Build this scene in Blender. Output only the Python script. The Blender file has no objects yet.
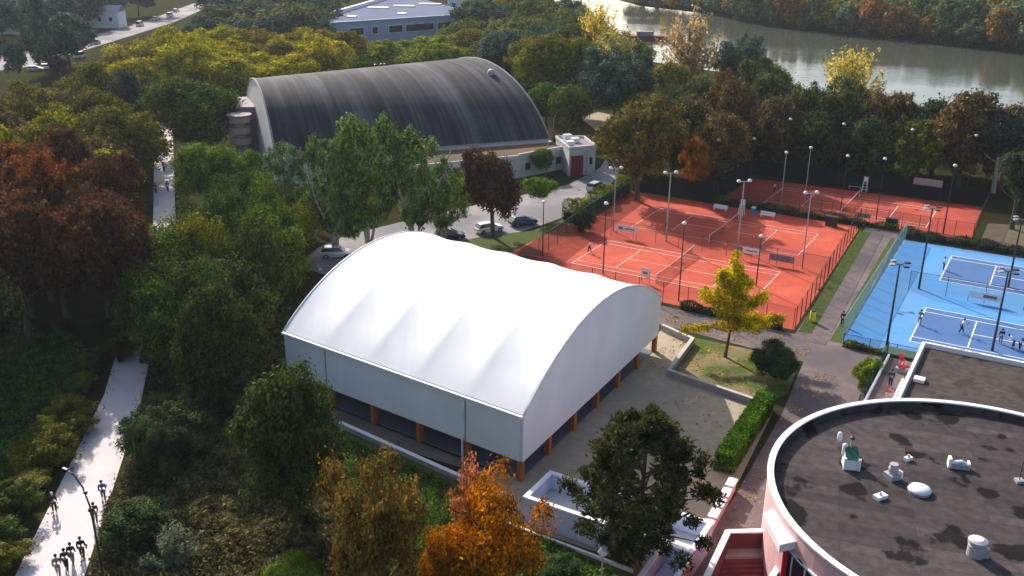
import bpy, math, random
import numpy as np
from mathutils import Vector, Matrix
random.seed(7); RNG = np.random.default_rng(7)
sc = bpy.context.scene
COL = bpy.context.scene.collection
D = bpy.data
# ------------------------------------------------------------------ camera model (surveyed from the tennis courts)
F_, P_, R_, H_ = 968.78, 0.366843, -0.011222, 41.424
CAM = np.array([0, 0, H_])
_F = np.array([0, math.cos(P_), -math.sin(P_)]); _X = np.array([1, 0, 0]); _U = np.array([0, math.sin(P_), math.cos(P_)])
def at(px, py, z=0.0):
    a = (px-512)/F_; b = -(py-288)/F_
    x = a*math.cos(R_)+b*math.sin(R_); y = -a*math.sin(R_)+b*math.cos(R_)
    d = _F+x*_X+y*_U
    p = CAM+d*((z-H_)/d[2]); return (float(p[0]), float(p[1]), float(z))
def proj(p):
    d = np.array(p, float)-CAM; x, y, z = d@_X, d@_U, d@_F
    return (512+F_*(x*math.cos(R_)-y*math.sin(R_))/z, 288-F_*(x*math.sin(R_)+y*math.cos(R_))/z, z)
GA = -0.525; GC, GS = math.cos(GA), math.sin(GA)
def W(u, v, z=0.0): return (u*GC-v*GS, u*GS+v*GC, z)          # court grid -> world
def UV(p): return (p[0]*GC+p[1]*GS, -p[0]*GS+p[1]*GC)
# ------------------------------------------------------------------ materials
def new_mat(name):
    m = D.materials.new(name); m.use_nodes = True; nt = m.node_tree
    for n in list(nt.nodes): nt.nodes.remove(n)
    return m, nt, nt.nodes.new('ShaderNodeOutputMaterial')
def nd(nt, t, **k):
    n = nt.nodes.new(t)
    for a, b in k.items():
        if a in n.inputs: n.inputs[a].default_value = b
        else: setattr(n, a, b)
    return n
def mat(name, c1, c2=None, rough=.8, scale=1.0, c3=None, s3=.1, bump=0, metal=0, spec=.3, lo=.35, hi=.65, detail=6, stretch=None, f3=.5):
    """two-tone noise surface, optional large third tone"""
    m, nt, out = new_mat(name); L = nt.links.new
    b = nd(nt, 'ShaderNodeBsdfPrincipled'); L(b.outputs[0], out.inputs[0])
    b.inputs['Roughness'].default_value = rough; b.inputs['Metallic'].default_value = metal
    b.inputs['Specular IOR Level'].default_value = spec
    if c2 is None: c2 = tuple(x*.82 for x in c1)
    tc = nd(nt, 'ShaderNodeNewGeometry'); mp = nd(nt, 'ShaderNodeMapping'); L(tc.outputs['Position'], mp.inputs[0])
    if stretch: mp.inputs['Scale'].default_value = stretch[0]; mp.inputs['Rotation'].default_value = (0, 0, stretch[1])
    n = nd(nt, 'ShaderNodeTexNoise'); n.inputs['Scale'].default_value = scale; n.inputs['Detail'].default_value = detail; n.inputs['Roughness'].default_value = .65
    L(mp.outputs[0], n.inputs['Vector'])
    r = nd(nt, 'ShaderNodeValToRGB'); r.color_ramp.elements[0].position = lo; r.color_ramp.elements[1].position = hi
    r.color_ramp.elements[0].color = (*c1, 1); r.color_ramp.elements[1].color = (*c2, 1); L(n.outputs[0], r.inputs[0])
    last = r.outputs[0]
    if c3:
        n3 = nd(nt, 'ShaderNodeTexNoise'); n3.inputs['Scale'].default_value = s3; n3.inputs['Detail'].default_value = 5
        L(tc.outputs['Position'], n3.inputs['Vector'])
        r3 = nd(nt, 'ShaderNodeValToRGB'); r3.color_ramp.elements[0].position = f3-.08; r3.color_ramp.elements[1].position = f3+.1
        L(n3.outputs[0], r3.inputs[0])
        mx = nd(nt, 'ShaderNodeMix', data_type='RGBA'); L(r3.outputs[0], mx.inputs[0]); L(last, mx.inputs[6]); mx.inputs[7].default_value = (*c3, 1)
        last = mx.outputs[2]
    L(last, b.inputs['Base Color'])
    if bump:
        bp = nd(nt, 'ShaderNodeBump'); bp.inputs['Strength'].default_value = bump; bp.inputs['Distance'].default_value = .05
        L(n.outputs[0], bp.inputs['Height']); L(bp.outputs[0], b.inputs['Normal'])
    return m
def leaf_mat(name='foliage', trans=.22):
    m, nt, out = new_mat(name); L = nt.links.new
    oi = nd(nt, 'ShaderNodeObjectInfo'); g = nd(nt, 'ShaderNodeNewGeometry')
    hs = nd(nt, 'ShaderNodeHueSaturation'); hs.inputs['Saturation'].default_value = 1.12; L(oi.outputs['Color'], hs.inputs['Color'])
    n = nd(nt, 'ShaderNodeTexNoise'); n.inputs['Scale'].default_value = .8; n.inputs['Detail'].default_value = 3; L(g.outputs['Position'], n.inputs['Vector'])
    # value: per leaf-clump + slow noise
    mr = nd(nt, 'ShaderNodeMapRange'); L(g.outputs['Random Per Island'], mr.inputs[0]); mr.inputs[3].default_value = .5; mr.inputs[4].default_value = 2.6
    mn = nd(nt, 'ShaderNodeMapRange'); L(n.outputs[0], mn.inputs[0]); mn.inputs[1].default_value = .3; mn.inputs[2].default_value = .7; mn.inputs[3].default_value = .38; mn.inputs[4].default_value = 1.75
    mu = nd(nt, 'ShaderNodeMath', operation='MULTIPLY'); L(mr.outputs[0], mu.inputs[0]); L(mn.outputs[0], mu.inputs[1]); L(mu.outputs[0], hs.inputs['Value'])
    mh = nd(nt, 'ShaderNodeMapRange'); L(n.outputs[1], mh.inputs[0]); mh.inputs[1].default_value = .3; mh.inputs[2].default_value = .7; mh.inputs[3].default_value = .488; mh.inputs[4].default_value = .516
    L(mh.outputs[0], hs.inputs['Hue'])
    d = nd(nt, 'ShaderNodeBsdfDiffuse'); t = nd(nt, 'ShaderNodeBsdfTranslucent'); gl = nd(nt, 'ShaderNodeBsdfGlossy'); gl.inputs['Roughness'].default_value = .45
    gl.inputs['Color'].default_value = (.8, .85, .8, 1)
    L(hs.outputs[0], d.inputs[0]); L(hs.outputs[0], t.inputs[0])
    m1 = nd(nt, 'ShaderNodeMixShader'); m1.inputs[0].default_value = trans; L(d.outputs[0], m1.inputs[1]); L(t.outputs[0], m1.inputs[2])
    m2 = nd(nt, 'ShaderNodeMixShader'); m2.inputs[0].default_value = .004; L(m1.outputs[0], m2.inputs[1]); L(gl.outputs[0], m2.inputs[2])
    L(m2.outputs[0], out.inputs[0]); return m
def mesh_mat(name, col, alpha):
    m, nt, out = new_mat(name); L = nt.links.new
    d = nd(nt, 'ShaderNodeBsdfDiffuse'); d.inputs[0].default_value = (*col, 1); t = nd(nt, 'ShaderNodeBsdfTransparent')
    x = nd(nt, 'ShaderNodeMixShader'); x.inputs[0].default_value = alpha; L(t.outputs[0], x.inputs[1]); L(d.outputs[0], x.inputs[2]); L(x.outputs[0], out.inputs[0]); return m
def roof_stripe_mat(name, dirv):
    """old grey roofing: streaks running down the arch, faint sheet courses"""
    m, nt, out = new_mat(name); L = nt.links.new
    b = nd(nt, 'ShaderNodeBsdfPrincipled'); b.inputs['Roughness'].default_value = .8; b.inputs['Specular IOR Level'].default_value = .08; L(b.outputs[0], out.inputs[0])
    uv = nd(nt, 'ShaderNodeUVMap'); mp = nd(nt, 'ShaderNodeMapping'); mp.inputs['Scale'].default_value = (26, .7, 1); L(uv.outputs[0], mp.inputs[0])
    n = nd(nt, 'ShaderNodeTexNoise'); n.inputs['Scale'].default_value = 1; n.inputs['Detail'].default_value = 8; n.inputs['Roughness'].default_value = .7; L(mp.outputs[0], n.inputs['Vector'])
    r = nd(nt, 'ShaderNodeValToRGB'); r.color_ramp.elements[0].position = .33; r.color_ramp.elements[1].position = .7
    r.color_ramp.elements[0].color = (.020, .020, .026, 1); r.color_ramp.elements[1].color = (.19, .18, .20, 1); L(n.outputs[0], r.inputs[0])
    mp2 = nd(nt, 'ShaderNodeMapping'); mp2.inputs['Scale'].default_value = (5, 2.0, 1); L(uv.outputs[0], mp2.inputs[0])
    n2 = nd(nt, 'ShaderNodeTexNoise'); n2.inputs['Scale'].default_value = 1; n2.inputs['Detail'].default_value = 4; L(mp2.outputs[0], n2.inputs['Vector'])
    r2 = nd(nt, 'ShaderNodeValToRGB'); r2.color_ramp.elements[0].position = .4; r2.color_ramp.elements[1].position = .62
    r2.color_ramp.elements[0].color = (.42, .42, .43, 1); r2.color_ramp.elements[1].color = (1, 1, 1, 1); L(n2.outputs[0], r2.inputs[0])
    br = nd(nt, 'ShaderNodeTexBrick'); br.inputs['Scale'].default_value = 1; br.offset = 0
    br.inputs['Color1'].default_value = (1, 1, 1, 1); br.inputs['Color2'].default_value = (.9, .9, .9, 1); br.inputs['Mortar'].default_value = (.62, .62, .64, 1)
    br.inputs['Mortar Size'].default_value = .025; br.inputs['Brick Width'].default_value = 1; br.inputs['Row Height'].default_value = 1
    mp3 = nd(nt, 'ShaderNodeMapping'); mp3.inputs['Scale'].default_value = (40, 26, 1); L(uv.outputs[0], mp3.inputs[0]); L(mp3.outputs[0], br.inputs['Vector'])
    a = nd(nt, 'ShaderNodeMix', data_type='RGBA', blend_type='MULTIPLY'); a.inputs[0].default_value = 1; L(r.outputs[0], a.inputs[6]); L(r2.outputs[0], a.inputs[7])
    c = nd(nt, 'ShaderNodeMix', data_type='RGBA', blend_type='MULTIPLY'); c.inputs[0].default_value = 1; L(a.outputs[2], c.inputs[6]); L(br.outputs[0], c.inputs[7])
    L(c.outputs[2], b.inputs['Base Color']); return m
def felt_mat(name, c1, c2, patch, ang, w=6, h=1.0):
    """bitumen felt in strips with seams and old damp patches"""
    m, nt, out = new_mat(name); L = nt.links.new
    b = nd(nt, 'ShaderNodeBsdfPrincipled'); b.inputs['Roughness'].default_value = .85; b.inputs['Specular IOR Level'].default_value = .1; L(b.outputs[0], out.inputs[0])
    g = nd(nt, 'ShaderNodeNewGeometry'); mp = nd(nt, 'ShaderNodeMapping'); mp.inputs['Rotation'].default_value = (0, 0, ang); L(g.outputs['Position'], mp.inputs[0])
    br = nd(nt, 'ShaderNodeTexBrick'); br.inputs['Scale'].default_value = 1; br.inputs['Brick Width'].default_value = w; br.inputs['Row Height'].default_value = h
    br.inputs['Mortar Size'].default_value = .012; br.inputs['Color1'].default_value = (*c1, 1); br.inputs['Color2'].default_value = (*c2, 1)
    br.inputs['Mortar'].default_value = (*[x*.55 for x in c1], 1); L(mp.outputs[0], br.inputs['Vector'])
    n = nd(nt, 'ShaderNodeTexNoise'); n.inputs['Scale'].default_value = .30; n.inputs['Detail'].default_value = 5; L(mp.outputs[0], n.inputs['Vector'])
    r = nd(nt, 'ShaderNodeValToRGB'); r.color_ramp.elements[0].position = .385; r.color_ramp.elements[1].position = .42
    r.color_ramp.elements[0].color = (*patch, 1); r.color_ramp.elements[1].color = (1, 1, 1, 1); L(n.outputs[0], r.inputs[0])
    n2 = nd(nt, 'ShaderNodeTexNoise'); n2.inputs['Scale'].default_value = 1.6; n2.inputs['Detail'].default_value = 8; L(mp.outputs[0], n2.inputs['Vector'])
    r2 = nd(nt, 'ShaderNodeValToRGB'); r2.color_ramp.elements[0].position = .3; r2.color_ramp.elements[1].position = .7
    r2.color_ramp.elements[0].color = (.68, .68, .68, 1); r2.color_ramp.elements[1].color = (1.25, 1.2, 1.2, 1); L(n2.outputs[0], r2.inputs[0])
    a = nd(nt, 'ShaderNodeMix', data_type='RGBA', blend_type='MULTIPLY'); a.inputs[0].default_value = 1; L(br.outputs[0], a.inputs[6]); L(r.outputs[0], a.inputs[7])
    c = nd(nt, 'ShaderNodeMix', data_type='RGBA', blend_type='MULTIPLY'); c.inputs[0].default_value = 1; L(a.outputs[2], c.inputs[6]); L(r2.outputs[0], c.inputs[7])
    L(c.outputs[2], b.inputs['Base Color']); return m
def water_mat():
    m, nt, out = new_mat('river_water'); L = nt.links.new
    b = nd(nt, 'ShaderNodeBsdfPrincipled'); b.inputs['Base Color'].default_value = (.075, .082, .062, 1); b.inputs['Roughness'].default_value = .06; b.inputs['IOR'].default_value = 1.65
    L(b.outputs[0], out.inputs[0]); g = nd(nt, 'ShaderNodeNewGeometry'); mp = nd(nt, 'ShaderNodeMapping'); mp.inputs['Scale'].default_value = (.25, .7, 1); mp.inputs['Rotation'].default_value = (0, 0, .6); L(g.outputs['Position'], mp.inputs[0])
    n = nd(nt, 'ShaderNodeTexNoise'); n.inputs['Scale'].default_value = 1; n.inputs['Detail'].default_value = 5; L(mp.outputs[0], n.inputs['Vector'])
    n2 = nd(nt, 'ShaderNodeTexNoise'); n2.inputs['Scale'].default_value = .06; n2.inputs['Detail'].default_value = 3; L(mp.outputs[0], n2.inputs['Vector'])
    mr = nd(nt, 'ShaderNodeMapRange'); L(n2.outputs[0], mr.inputs[0]); mr.inputs[1].default_value = .35; mr.inputs[2].default_value = .65; mr.inputs[3].default_value = .03; mr.inputs[4].default_value = .35
    bp = nd(nt, 'ShaderNodeBump'); bp.inputs['Distance'].default_value = .25; L(mr.outputs[0], bp.inputs['Strength']); L(n.outputs[0], bp.inputs['Height']); L(bp.outputs[0], b.inputs['Normal'])
    return m
M = {}
M['ground'] = mat('wild_grass', (.022, .036, .010), (.052, .055, .020), scale=.7, c3=(.040, .030, .016), s3=.07, bump=.6, rough=1, spec=0)
M['lawn'] = mat('lawn_grass', (.05, .095, .018), (.10, .12, .035), scale=1.4, c3=(.24, .18, .10), s3=.2, bump=.5, rough=.95, f3=.53, spec=.06)
M['verge'] = mat('verge_grass', (.04, .07, .018), (.09, .10, .03), scale=2, bump=.5, rough=.95, spec=.06)
M['path'] = mat('pale_path', (.74, .66, .66), (.62, .55, .55), scale=.5, c3=(.66, .6, .6), s3=.15, rough=.9, spec=.06)
M['asphalt'] = mat('worn_asphalt', (.15, .115, .12), (.22, .17, .17), scale=.9, c3=(.12, .10, .105), s3=.12, rough=.9, detail=9, spec=.06)
M['parking'] = mat('parking_asphalt', (.26, .24, .25), (.34, .31, .31), scale=.6, c3=(.2, .185, .2), s3=.1, rough=.9, spec=.06)
M['yard'] = mat('gravel_yard', (.34, .275, .20), (.46, .38, .28), scale=1.2, c3=(.36, .30, .22), s3=.2, rough=.95, detail=10, spec=.06)
M['apron'] = mat('paved_apron', (.17, .14, .12), (.25, .205, .18), scale=2.2, c3=(.15, .125, .11), s3=.3, rough=.9, detail=9, spec=.06)
M['floor'] = mat('hall_floor', (.10, .11, .15), (.13, .14, .18), scale=.5, rough=.6)
M['clay'] = mat('clay', (.42, .058, .030), (.59, .10, .048), scale=.35, c3=(.43, .06, .035), s3=.09, rough=.95, detail=9)
M['clay_back'] = mat('clay_back', (.42, .058, .034), (.50, .08, .045), scale=.3, c3=(.35, .05, .03), s3=.09, rough=.95, detail=9)
M['blue'] = mat('blue_court', (.07, .26, .58), (.085, .30, .64), scale=.7, c3=(.10, .28, .55), s3=.16, detail=9, rough=.8)
M['navy'] = mat('navy_court', (.055, .13, .31), (.065, .15, .35), scale=.5, rough=.8)
M['line'] = mat('court_line', (.62, .52, .5), (.75, .68, .66), scale=2)
M['clay_line'] = mat('dusty_line', (.66, .36, .29), (.78, .60, .54), scale=1.1)
M['white'] = mat('white_paint', (.78, .78, .79), (.72, .72, .74), scale=.6, rough=.6)
M['lav'] = mat('lavender_render', (.64, .69, .88), (.56, .61, .80), scale=.8, c3=(.5, .54, .72), s3=.4, rough=.85)
M['pink'] = mat('pink_render', (.70, .42, .42), (.64, .37, .38), scale=.8, rough=.85)
M['maroon'] = mat('maroon_render', (.22, .045, .05), (.27, .06, .06), scale=.8, rough=.85)
M['membrane'] = mat('white_membrane', (.84, .84, .85), (.77, .77, .79), scale=.8, rough=.8, spec=.2, stretch=((1.6, .18, .3), -1.06), c3=(.79, .79, .80), s3=.12, detail=8)
M['panel'] = mat('white_panel', (.80, .83, .86), (.75, .79, .83), scale=.5, rough=.6, stretch=((1, 1, .15), 0), c3=(.74, .77, .80), s3=.25)
M['trim'] = mat('white_trim', (.8, .8, .82), rough=.4)
M['wood'] = mat('orange_timber', (.42, .13, .025), (.34, .10, .02), scale=4, rough=.6)
M['bark'] = mat('bark', (.07, .055, .04), (.13, .10, .08), scale=3, rough=.95)
M['pale_bark'] = mat('pale_bark', (.42, .40, .36), (.22, .2, .18), scale=2.5, rough=.9)
M['steel'] = mat('grey_steel', (.42, .40, .42), (.35, .34, .36), rough=.5, metal=.2)
M['dark_steel'] = mat('dark_steel', (.03, .03, .035), (.045, .04, .045), rough=.5)
M['green_steel'] = mat('green_steel', (.03, .07, .04), (.04, .08, .05), rough=.5)
M['pale_green'] = mat('pale_green_steel', (.35, .5, .42), (.3, .44, .38), rough=.5)
M['lamp'] = mat('lamp_head', (.8, .8, .8), rough=.3)
M['netting'] = mesh_mat('tennis_netting', (.16, .07, .05), .45)
M['wire_dark'] = mesh_mat('wire_mesh_dark', (.035, .05, .04), .22)
M['wire_green'] = mesh_mat('wire_mesh_green', (.02, .07, .05), .62)
M['wire_pale'] = mesh_mat('wire_mesh_pale', (.5, .66, .58), .42)
M['screen'] = mesh_mat('windbreak_cloth', (.016, .022, .024), .9)
M['roofdark'] = roof_stripe_mat('streaked_roof', 0)
M['felt'] = felt_mat('roof_felt', (.043, .036, .038), (.078, .064, .067), (.16, .15, .16), .30, 9, 1.0)
M['felt2'] = felt_mat('roof_felt_brown', (.062, .052, .046), (.078, .064, .056), (.7, .7, .7), .45, 30, .5)
M['moss'] = mat('mossy_roof', (.09, .065, .025), (.055, .06, .022), scale=.8, c3=(.15, .065, .025), s3=.15, rough=.95)
M['white_wall'] = mat('white_render', (.62, .61, .6), (.5, .49, .48), scale=.5, rough=.85)
M['red_door'] = mat('red_door', (.24, .012, .02), (.19, .01, .018), scale=2, rough=.5)
M['red'] = mat('red_plastic', (.6, .02, .04), rough=.4)
M['bluepl'] = mat('blue_plastic', (.05, .3, .6), rough=.4)
M['yellow'] = mat('yellow_plastic', (.75, .68, .05), rough=.5)
M['greybl'] = mat('grey_blue_sheet', (.36, .42, .56), (.32, .38, .52), scale=.3, rough=.5)
M['roofbl'] = mat('grey_blue_roof', (.20, .22, .30), (.16, .18, .25), scale=.2, rough=1, spec=0)
M['glass'] = mat('dark_glass', (.02, .025, .035), rough=.08, spec=.6)
M['tyre'] = mat('tyre', (.02, .02, .02), rough=.8)
M['rim'] = mat('wheel_rim', (.5, .5, .52), rough=.3, metal=.8)
M['hatch'] = mat('green_hatch', (.02, .10, .07), (.03, .12, .08), rough=.4)
M['conc'] = mat('concrete', (.36, .34, .33), (.27, .255, .25), scale=1.5, rough=.9)
M['beige'] = mat('beige_render', (.50, .36, .29), (.42, .30, .25), scale=1, rough=.9)
M['mauve'] = mat('mauve_sheet', (.26, .22, .25), (.2, .17, .2), scale=.6, rough=.8)
M['grate'] = mat('concrete_panel', (.5, .46, .42), rough=.9)
M['leaf'] = leaf_mat(); M['water'] = water_mat()
M['skin'] = mat('skin', (.42, .25, .18), rough=.6); M['skin_dark'] = mat('skin_dark', (.2, .11, .07), rough=.6)
M['hair'] = mat('dark_hair', (.02, .015, .012), rough=.7)
def cloth(n, c): M[n] = mat(n, c, rough=.9)
cloth('cloth_white', (.75, .75, .75)); cloth('cloth_black', (.02, .02, .022)); cloth('cloth_blue', (.05, .15, .4)); cloth('cloth_grey', (.2, .18, .18)); cloth('cloth_navy', (.03, .04, .08)); cloth('cloth_jean', (.10, .16, .28))
# ------------------------------------------------------------------ mesh builder
ROOT = {}
def tag(o, label=None, cat=None, group=None, kind=None):
    if label: o['label'] = label
    if cat: o['category'] = cat
    if group: o['group'] = group
    if kind: o['kind'] = kind
    return o
def thing(name, label, cat, loc, group=None, rz=0):
    o = D.objects.new(name, None); COL.objects.link(o); o.location = loc; o.rotation_euler = (0, 0, rz); o.empty_display_size = .3
    ROOT[o.name] = (Vector(loc), rz); return tag(o, label, cat, group)
class MB:
    def __init__(s): s.v = []; s.f = []
    def quadf(s, *idx): s.f.append(idx)
    def add(s, vs, fs):
        k = len(s.v); s.v += [tuple(map(float, v)) for v in vs]; s.f += [tuple(i+k for i in f) for f in fs]; return s
    def prism(s, poly, z0, z1):
        n = len(poly); a = sum(poly[i][0]*poly[(i+1) % n][1]-poly[(i+1) % n][0]*poly[i][1] for i in range(n))
        if a < 0: poly = poly[::-1]
        return s.add([(p[0], p[1], z0) for p in poly]+[(p[0], p[1], z1) for p in poly],
              [tuple(range(n))[::-1], tuple(range(n, 2*n))]+[(i, (i+1) % n, n+(i+1) % n, n+i) for i in range(n)])
    def sheet(s, poly, z):
        n = len(poly); a = sum(poly[i][0]*poly[(i+1) % n][1]-poly[(i+1) % n][0]*poly[i][1] for i in range(n))
        if a < 0: poly = poly[::-1]
        return s.add([(p[0], p[1], z) for p in poly], [tuple(range(n))])
    def box(s, c, d, rz=0):
        ca, sa = math.cos(rz), math.sin(rz); x, y, z = d[0]/2, d[1]/2, d[2]/2
        return s.add([(c[0]+a*ca-b*sa, c[1]+a*sa+b*ca, c[2]+e) for e in (-z, z) for a, b in ((-x, -y), (x, -y), (x, y), (-x, y))],
              [(3, 2, 1, 0), (4, 5, 6, 7), (0, 1, 5, 4), (1, 2, 6, 5), (2, 3, 7, 6), (3, 0, 4, 7)])
    def wall(s, p, q, th, z0, z1):
        p = Vector(p[:2]); q = Vector(q[:2]); d = (q-p).normalized(); n = Vector((-d.y, d.x))*th/2
        return s.prism([p-n, q-n, q+n, p+n], z0, z1)
    def tube(s, pts, rs, n=8, cap=True):
        pts = [Vector(p) for p in pts]; k = len(s.v)
        for i, p in enumerate(pts):
            d = (pts[min(i+1, len(pts)-1)]-pts[max(i-1, 0)]).normalized()
            a = d.orthogonal().normalized() if abs(d.z) > .95 else d.cross(Vector((0, 0, 1))).normalized(); b = d.cross(a)
            if abs(d.z) > .95: a = Vector((1, 0, 0)); b = d.cross(a).normalized()
            for j in range(n):
                t = 2*math.pi*j/n; s.v.append(tuple(p+(a*math.cos(t)+b*math.sin(t))*rs[i]))
        for i in range(len(pts)-1):
            for j in range(n): s.f.append((k+i*n+j, k+i*n+(j+1) % n, k+(i+1)*n+(j+1) % n, k+(i+1)*n+j))
        if cap: s.f.append(tuple(k+j for j in range(n))[::-1]); s.f.append(tuple(k+(len(pts)-1)*n+j for j in range(n)))
        return s
    def lathe(s, c, prof, n=20):
        k = len(s.v)
        for r, z in prof:
            for j in range(n): t = 2*math.pi*j/n; s.v.append((c[0]+r*math.cos(t), c[1]+r*math.sin(t), c[2]+z))
        for i in range(len(prof)-1):
            for j in range(n): s.f.append((k+i*n+j, k+i*n+(j+1) % n, k+(i+1)*n+(j+1) % n, k+(i+1)*n+j))
        s.f.append(tuple(k+j for j in range(n))[::-1]); s.f.append(tuple(k+(len(prof)-1)*n+j for j in range(n)))
        return s
    def build(s, name, m, parent=None, smooth=False, world=True, uvs=None):
        me = D.meshes.new(name); vs = s.v
        if parent is not None and world:
            r = parent; 
            while r.parent: r = r.parent
            loc, rz = ROOT[r.name]; c, n_ = math.cos(-rz), math.sin(-rz)
            vs = [((x-loc.x)*c-(y-loc.y)*n_, (x-loc.x)*n_+(y-loc.y)*c, z-loc.z) for x, y, z in vs]
        me.from_pydata(vs, [], s.f)
        if uvs is not None:
            l = me.uv_layers.new(name='UVMap')
            for i, lp in enumerate(me.loops): l.data[i].uv = uvs[lp.vertex_index]
        me.materials.append(m if not isinstance(m, str) else M[m])
        if smooth: me.polygons.foreach_set('use_smooth', [True]*len(me.polygons))
        me.update()
        o = D.objects.new(name, me); COL.objects.link(o); o.parent = parent
        return o
def struct(name, mb, m, label=None): return tag(mb.build(name, m), label, None, None, 'structure')
def kids(o): return [c for c in D.objects if c.parent == o]
def copy_tree(o, loc, rz=0, label=None, group=None, name=None):
    ch = CH.setdefault(o.name, None) or [(c, kids(c)) for c in kids(o)]; CH[o.name] = ch
    r = o.copy(); COL.objects.link(r); r.location = loc; r.rotation_euler = (0, 0, rz); ROOT[r.name] = (Vector(loc), rz)
    if label: r['label'] = label
    if group: r['group'] = group
    out = []
    for c, gs in ch:
        k = c.copy(); COL.objects.link(k); k.parent = r; out.append(k)
        for g in gs: q = g.copy(); COL.objects.link(q); q.parent = k; out.append(q)
    return r, out
CH = {}
px = lambda pts, z=0: [at(a, b, z)[:2] for a, b in pts]
uvp = lambda pts: [W(a, b)[:2] for a, b in pts]
# ------------------------------------------------------------------ ground, paths, roads, courts
struct('ground', MB().sheet([(-1500, -200), (1500, -200), (1500, 2500), (-1500, 2500)], 0), 'ground')
PATH = [(-29.2, 38), (-31.2, 53.3), (-35.2, 78.2), (-49.3, 131), (-69.6, 190.5), (-84, 235)]
lft = [(-31.3, 38), (-32.9, 53.3), (-37.3, 79.3), (-50.9, 131), (-71.4, 190.5), (-86, 235)]; rgt = [(-27, 38), (-28.3, 53.3), (-33.3, 77.4), (-47.7, 131), (-67.8, 190.5), (-82, 235)]
struct('promenade_path', MB().sheet(lft+rgt[::-1], .02), 'path')
struct('painted_mark', MB().sheet(px([(81, 497), (101, 494), (101, 491.5), (82, 495)]), .028), 'white')
park = [(296, 266), (318, 248), (345, 236), (385, 226), (440, 213), (505, 199), (545, 190), (570, 184), (600, 168), (606, 158), (622, 160), (618, 176), (606, 190), (590, 201), (572, 214), (545, 224), (520, 232), (480, 237), (455, 243), (420, 250), (380, 262), (330, 276)]
struct('parking_road', MB().sheet(px(park), .02), 'parking')
struct('asphalt_road', MB().sheet(uvp([(-44, 93.6), (-44, 97.4), (-21.4, 97.4), (-22.9, 139), (-23.6, 151), (-18.9, 151), (-17.2, 120), (-16.7, 98), (-11.4, 96.2), (-9, 90), (-9, 50), (-16.2, 36), (-17.4, 36), (-17.0, 64), (-17.6, 79), (-18.8, 90.9), (-34, 92.2)]), .02), 'asphalt')
struct('verge', MB().sheet(uvp([(-21.3, 98.2), (-19.9, 98.4), (-21.8, 139), (-23.4, 139)]), .026), 'verge', 'strip of grass beside the clay court fence')
struct('verge', MB().sheet(uvp([(-17.8, 97.5), (-16.5, 97.5), (-18.3, 138), (-18.9, 138)]), .026), 'verge')
struct('courtyard', MB().sheet(uvp([(-34.6, 52), (-16.9, 52), (-17.4, 66), (-18.4, 79), (-29.2, 80.8), (-29.9, 89.2), (-34, 91.2)]), .014), 'yard')
struct('garden_lawn', MB().sheet(uvp([(-34, 90.8), (-19.2, 91.0), (-18.2, 83), (-20, 79.3), (-29.1, 80.9), (-29.8, 89.2)]), .03), 'lawn')
struct('path', MB().sheet([at(352, 418)[:2], at(560, 535)[:2], at(700, 600)[:2], at(300, 620)[:2], at(330, 470)[:2]], .008), 'verge')
struct('grass_slope', MB().sheet(px([(455, 243), (480, 237), (520, 232), (548, 226), (575, 214), (590, 212), (541, 262), (480, 250)]), .024), 'verge')
struct('clearing', MB().sheet(px([(580, 118), (598, 112), (618, 116), (622, 126), (596, 130)]), .012), 'yard')
struct('clearing', MB().sheet(px([(600, 84), (625, 82), (640, 90), (625, 96), (603, 95)]), .012), 'beige')
struct('clearing', MB().sheet(uvp([(-8, 141), (6, 139), (14, 150), (0, 156), (-8, 153)]), .012), mat('trodden_earth', (.13, .09, .06), (.08, .07, .035), scale=.6))
# clay
A0 = (-39.9, 128.9); D0 = (-40.1, 110.4); E0 = (-27.4, 151.3); B0 = (1.35, 128.8); C0 = (1.35, 107.4)
struct('clay_court_surface', MB().sheet(uvp([(-61, 98.4), (-21.8, 98.4), (-23.6, 139), (-24.2, 141), (-59.5, 141)]), .03), 'clay')
struct('clay_court_surface', MB().sheet(uvp([(-45.6, 143), (-9.2, 142.5), (-9.6, 162), (-45.6, 160)]), .03), 'clay_back')
struct('blue_court_surface', MB().sheet(uvp([(-16.6, 97.6), (30, 97.6), (30, 138), (-17.2, 138)]), .03), 'blue')
def court_lines(c, m, dbl=True, half=None, w=.09, name='court_lines'):
    mb = MB(); u0, v0 = c; z = .046
    def ln(a, b, d, e):
        x0, x1 = sorted((a, d)); y0, y1 = sorted((b, e)); mb.add([W(u0+x0-w/2, v0+y0-w/2, z), W(u0+x1+w/2, v0+y0-w/2, z), W(u0+x1+w/2, v0+y1+w/2, z), W(u0+x0-w/2, v0+y1+w/2, z)], [(0, 1, 2, 3)])
    hw = 5.485
    e = w
    for s in (-1, 1):
        ln(s*11.885, -hw, s*11.885, hw); ln(-11.885+e, s*hw, 11.885-e, s*hw); ln(-11.885+e, s*4.115, 11.885-e, s*4.115); ln(s*6.4, -4.115+e, s*6.4, 4.115-e)
    ln(-6.4+e, 0, 6.4-e, 0)
    struct(name, mb, m)
court_lines(A0, 'clay_line', w=.12); court_lines(D0, 'clay_line', w=.12); court_lines(E0, 'clay_line', w=.14)
for c in (B0, C0):
    struct('court_surface', MB().sheet(uvp([(c[0]+a, c[1]+b) for a, b in ((-11.885, -5.485), (11.885, -5.485), (11.885, 5.485), (-11.885, 5.485))]), .038), 'navy')
    court_lines(c, 'white', w=.13)
# river
riv = [(560, -16), (640, 6), (700, 13), (767, 27), (900, 40), (1050, 57), (1300, 90)]
nearb = [(1300, 190), (1024, 118), (850, 100), (760, 78), (640, 60), (560, 24), (505, 2), (470, -16)]
struct('river', MB().sheet(px(riv+nearb), .02), 'water')
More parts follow.
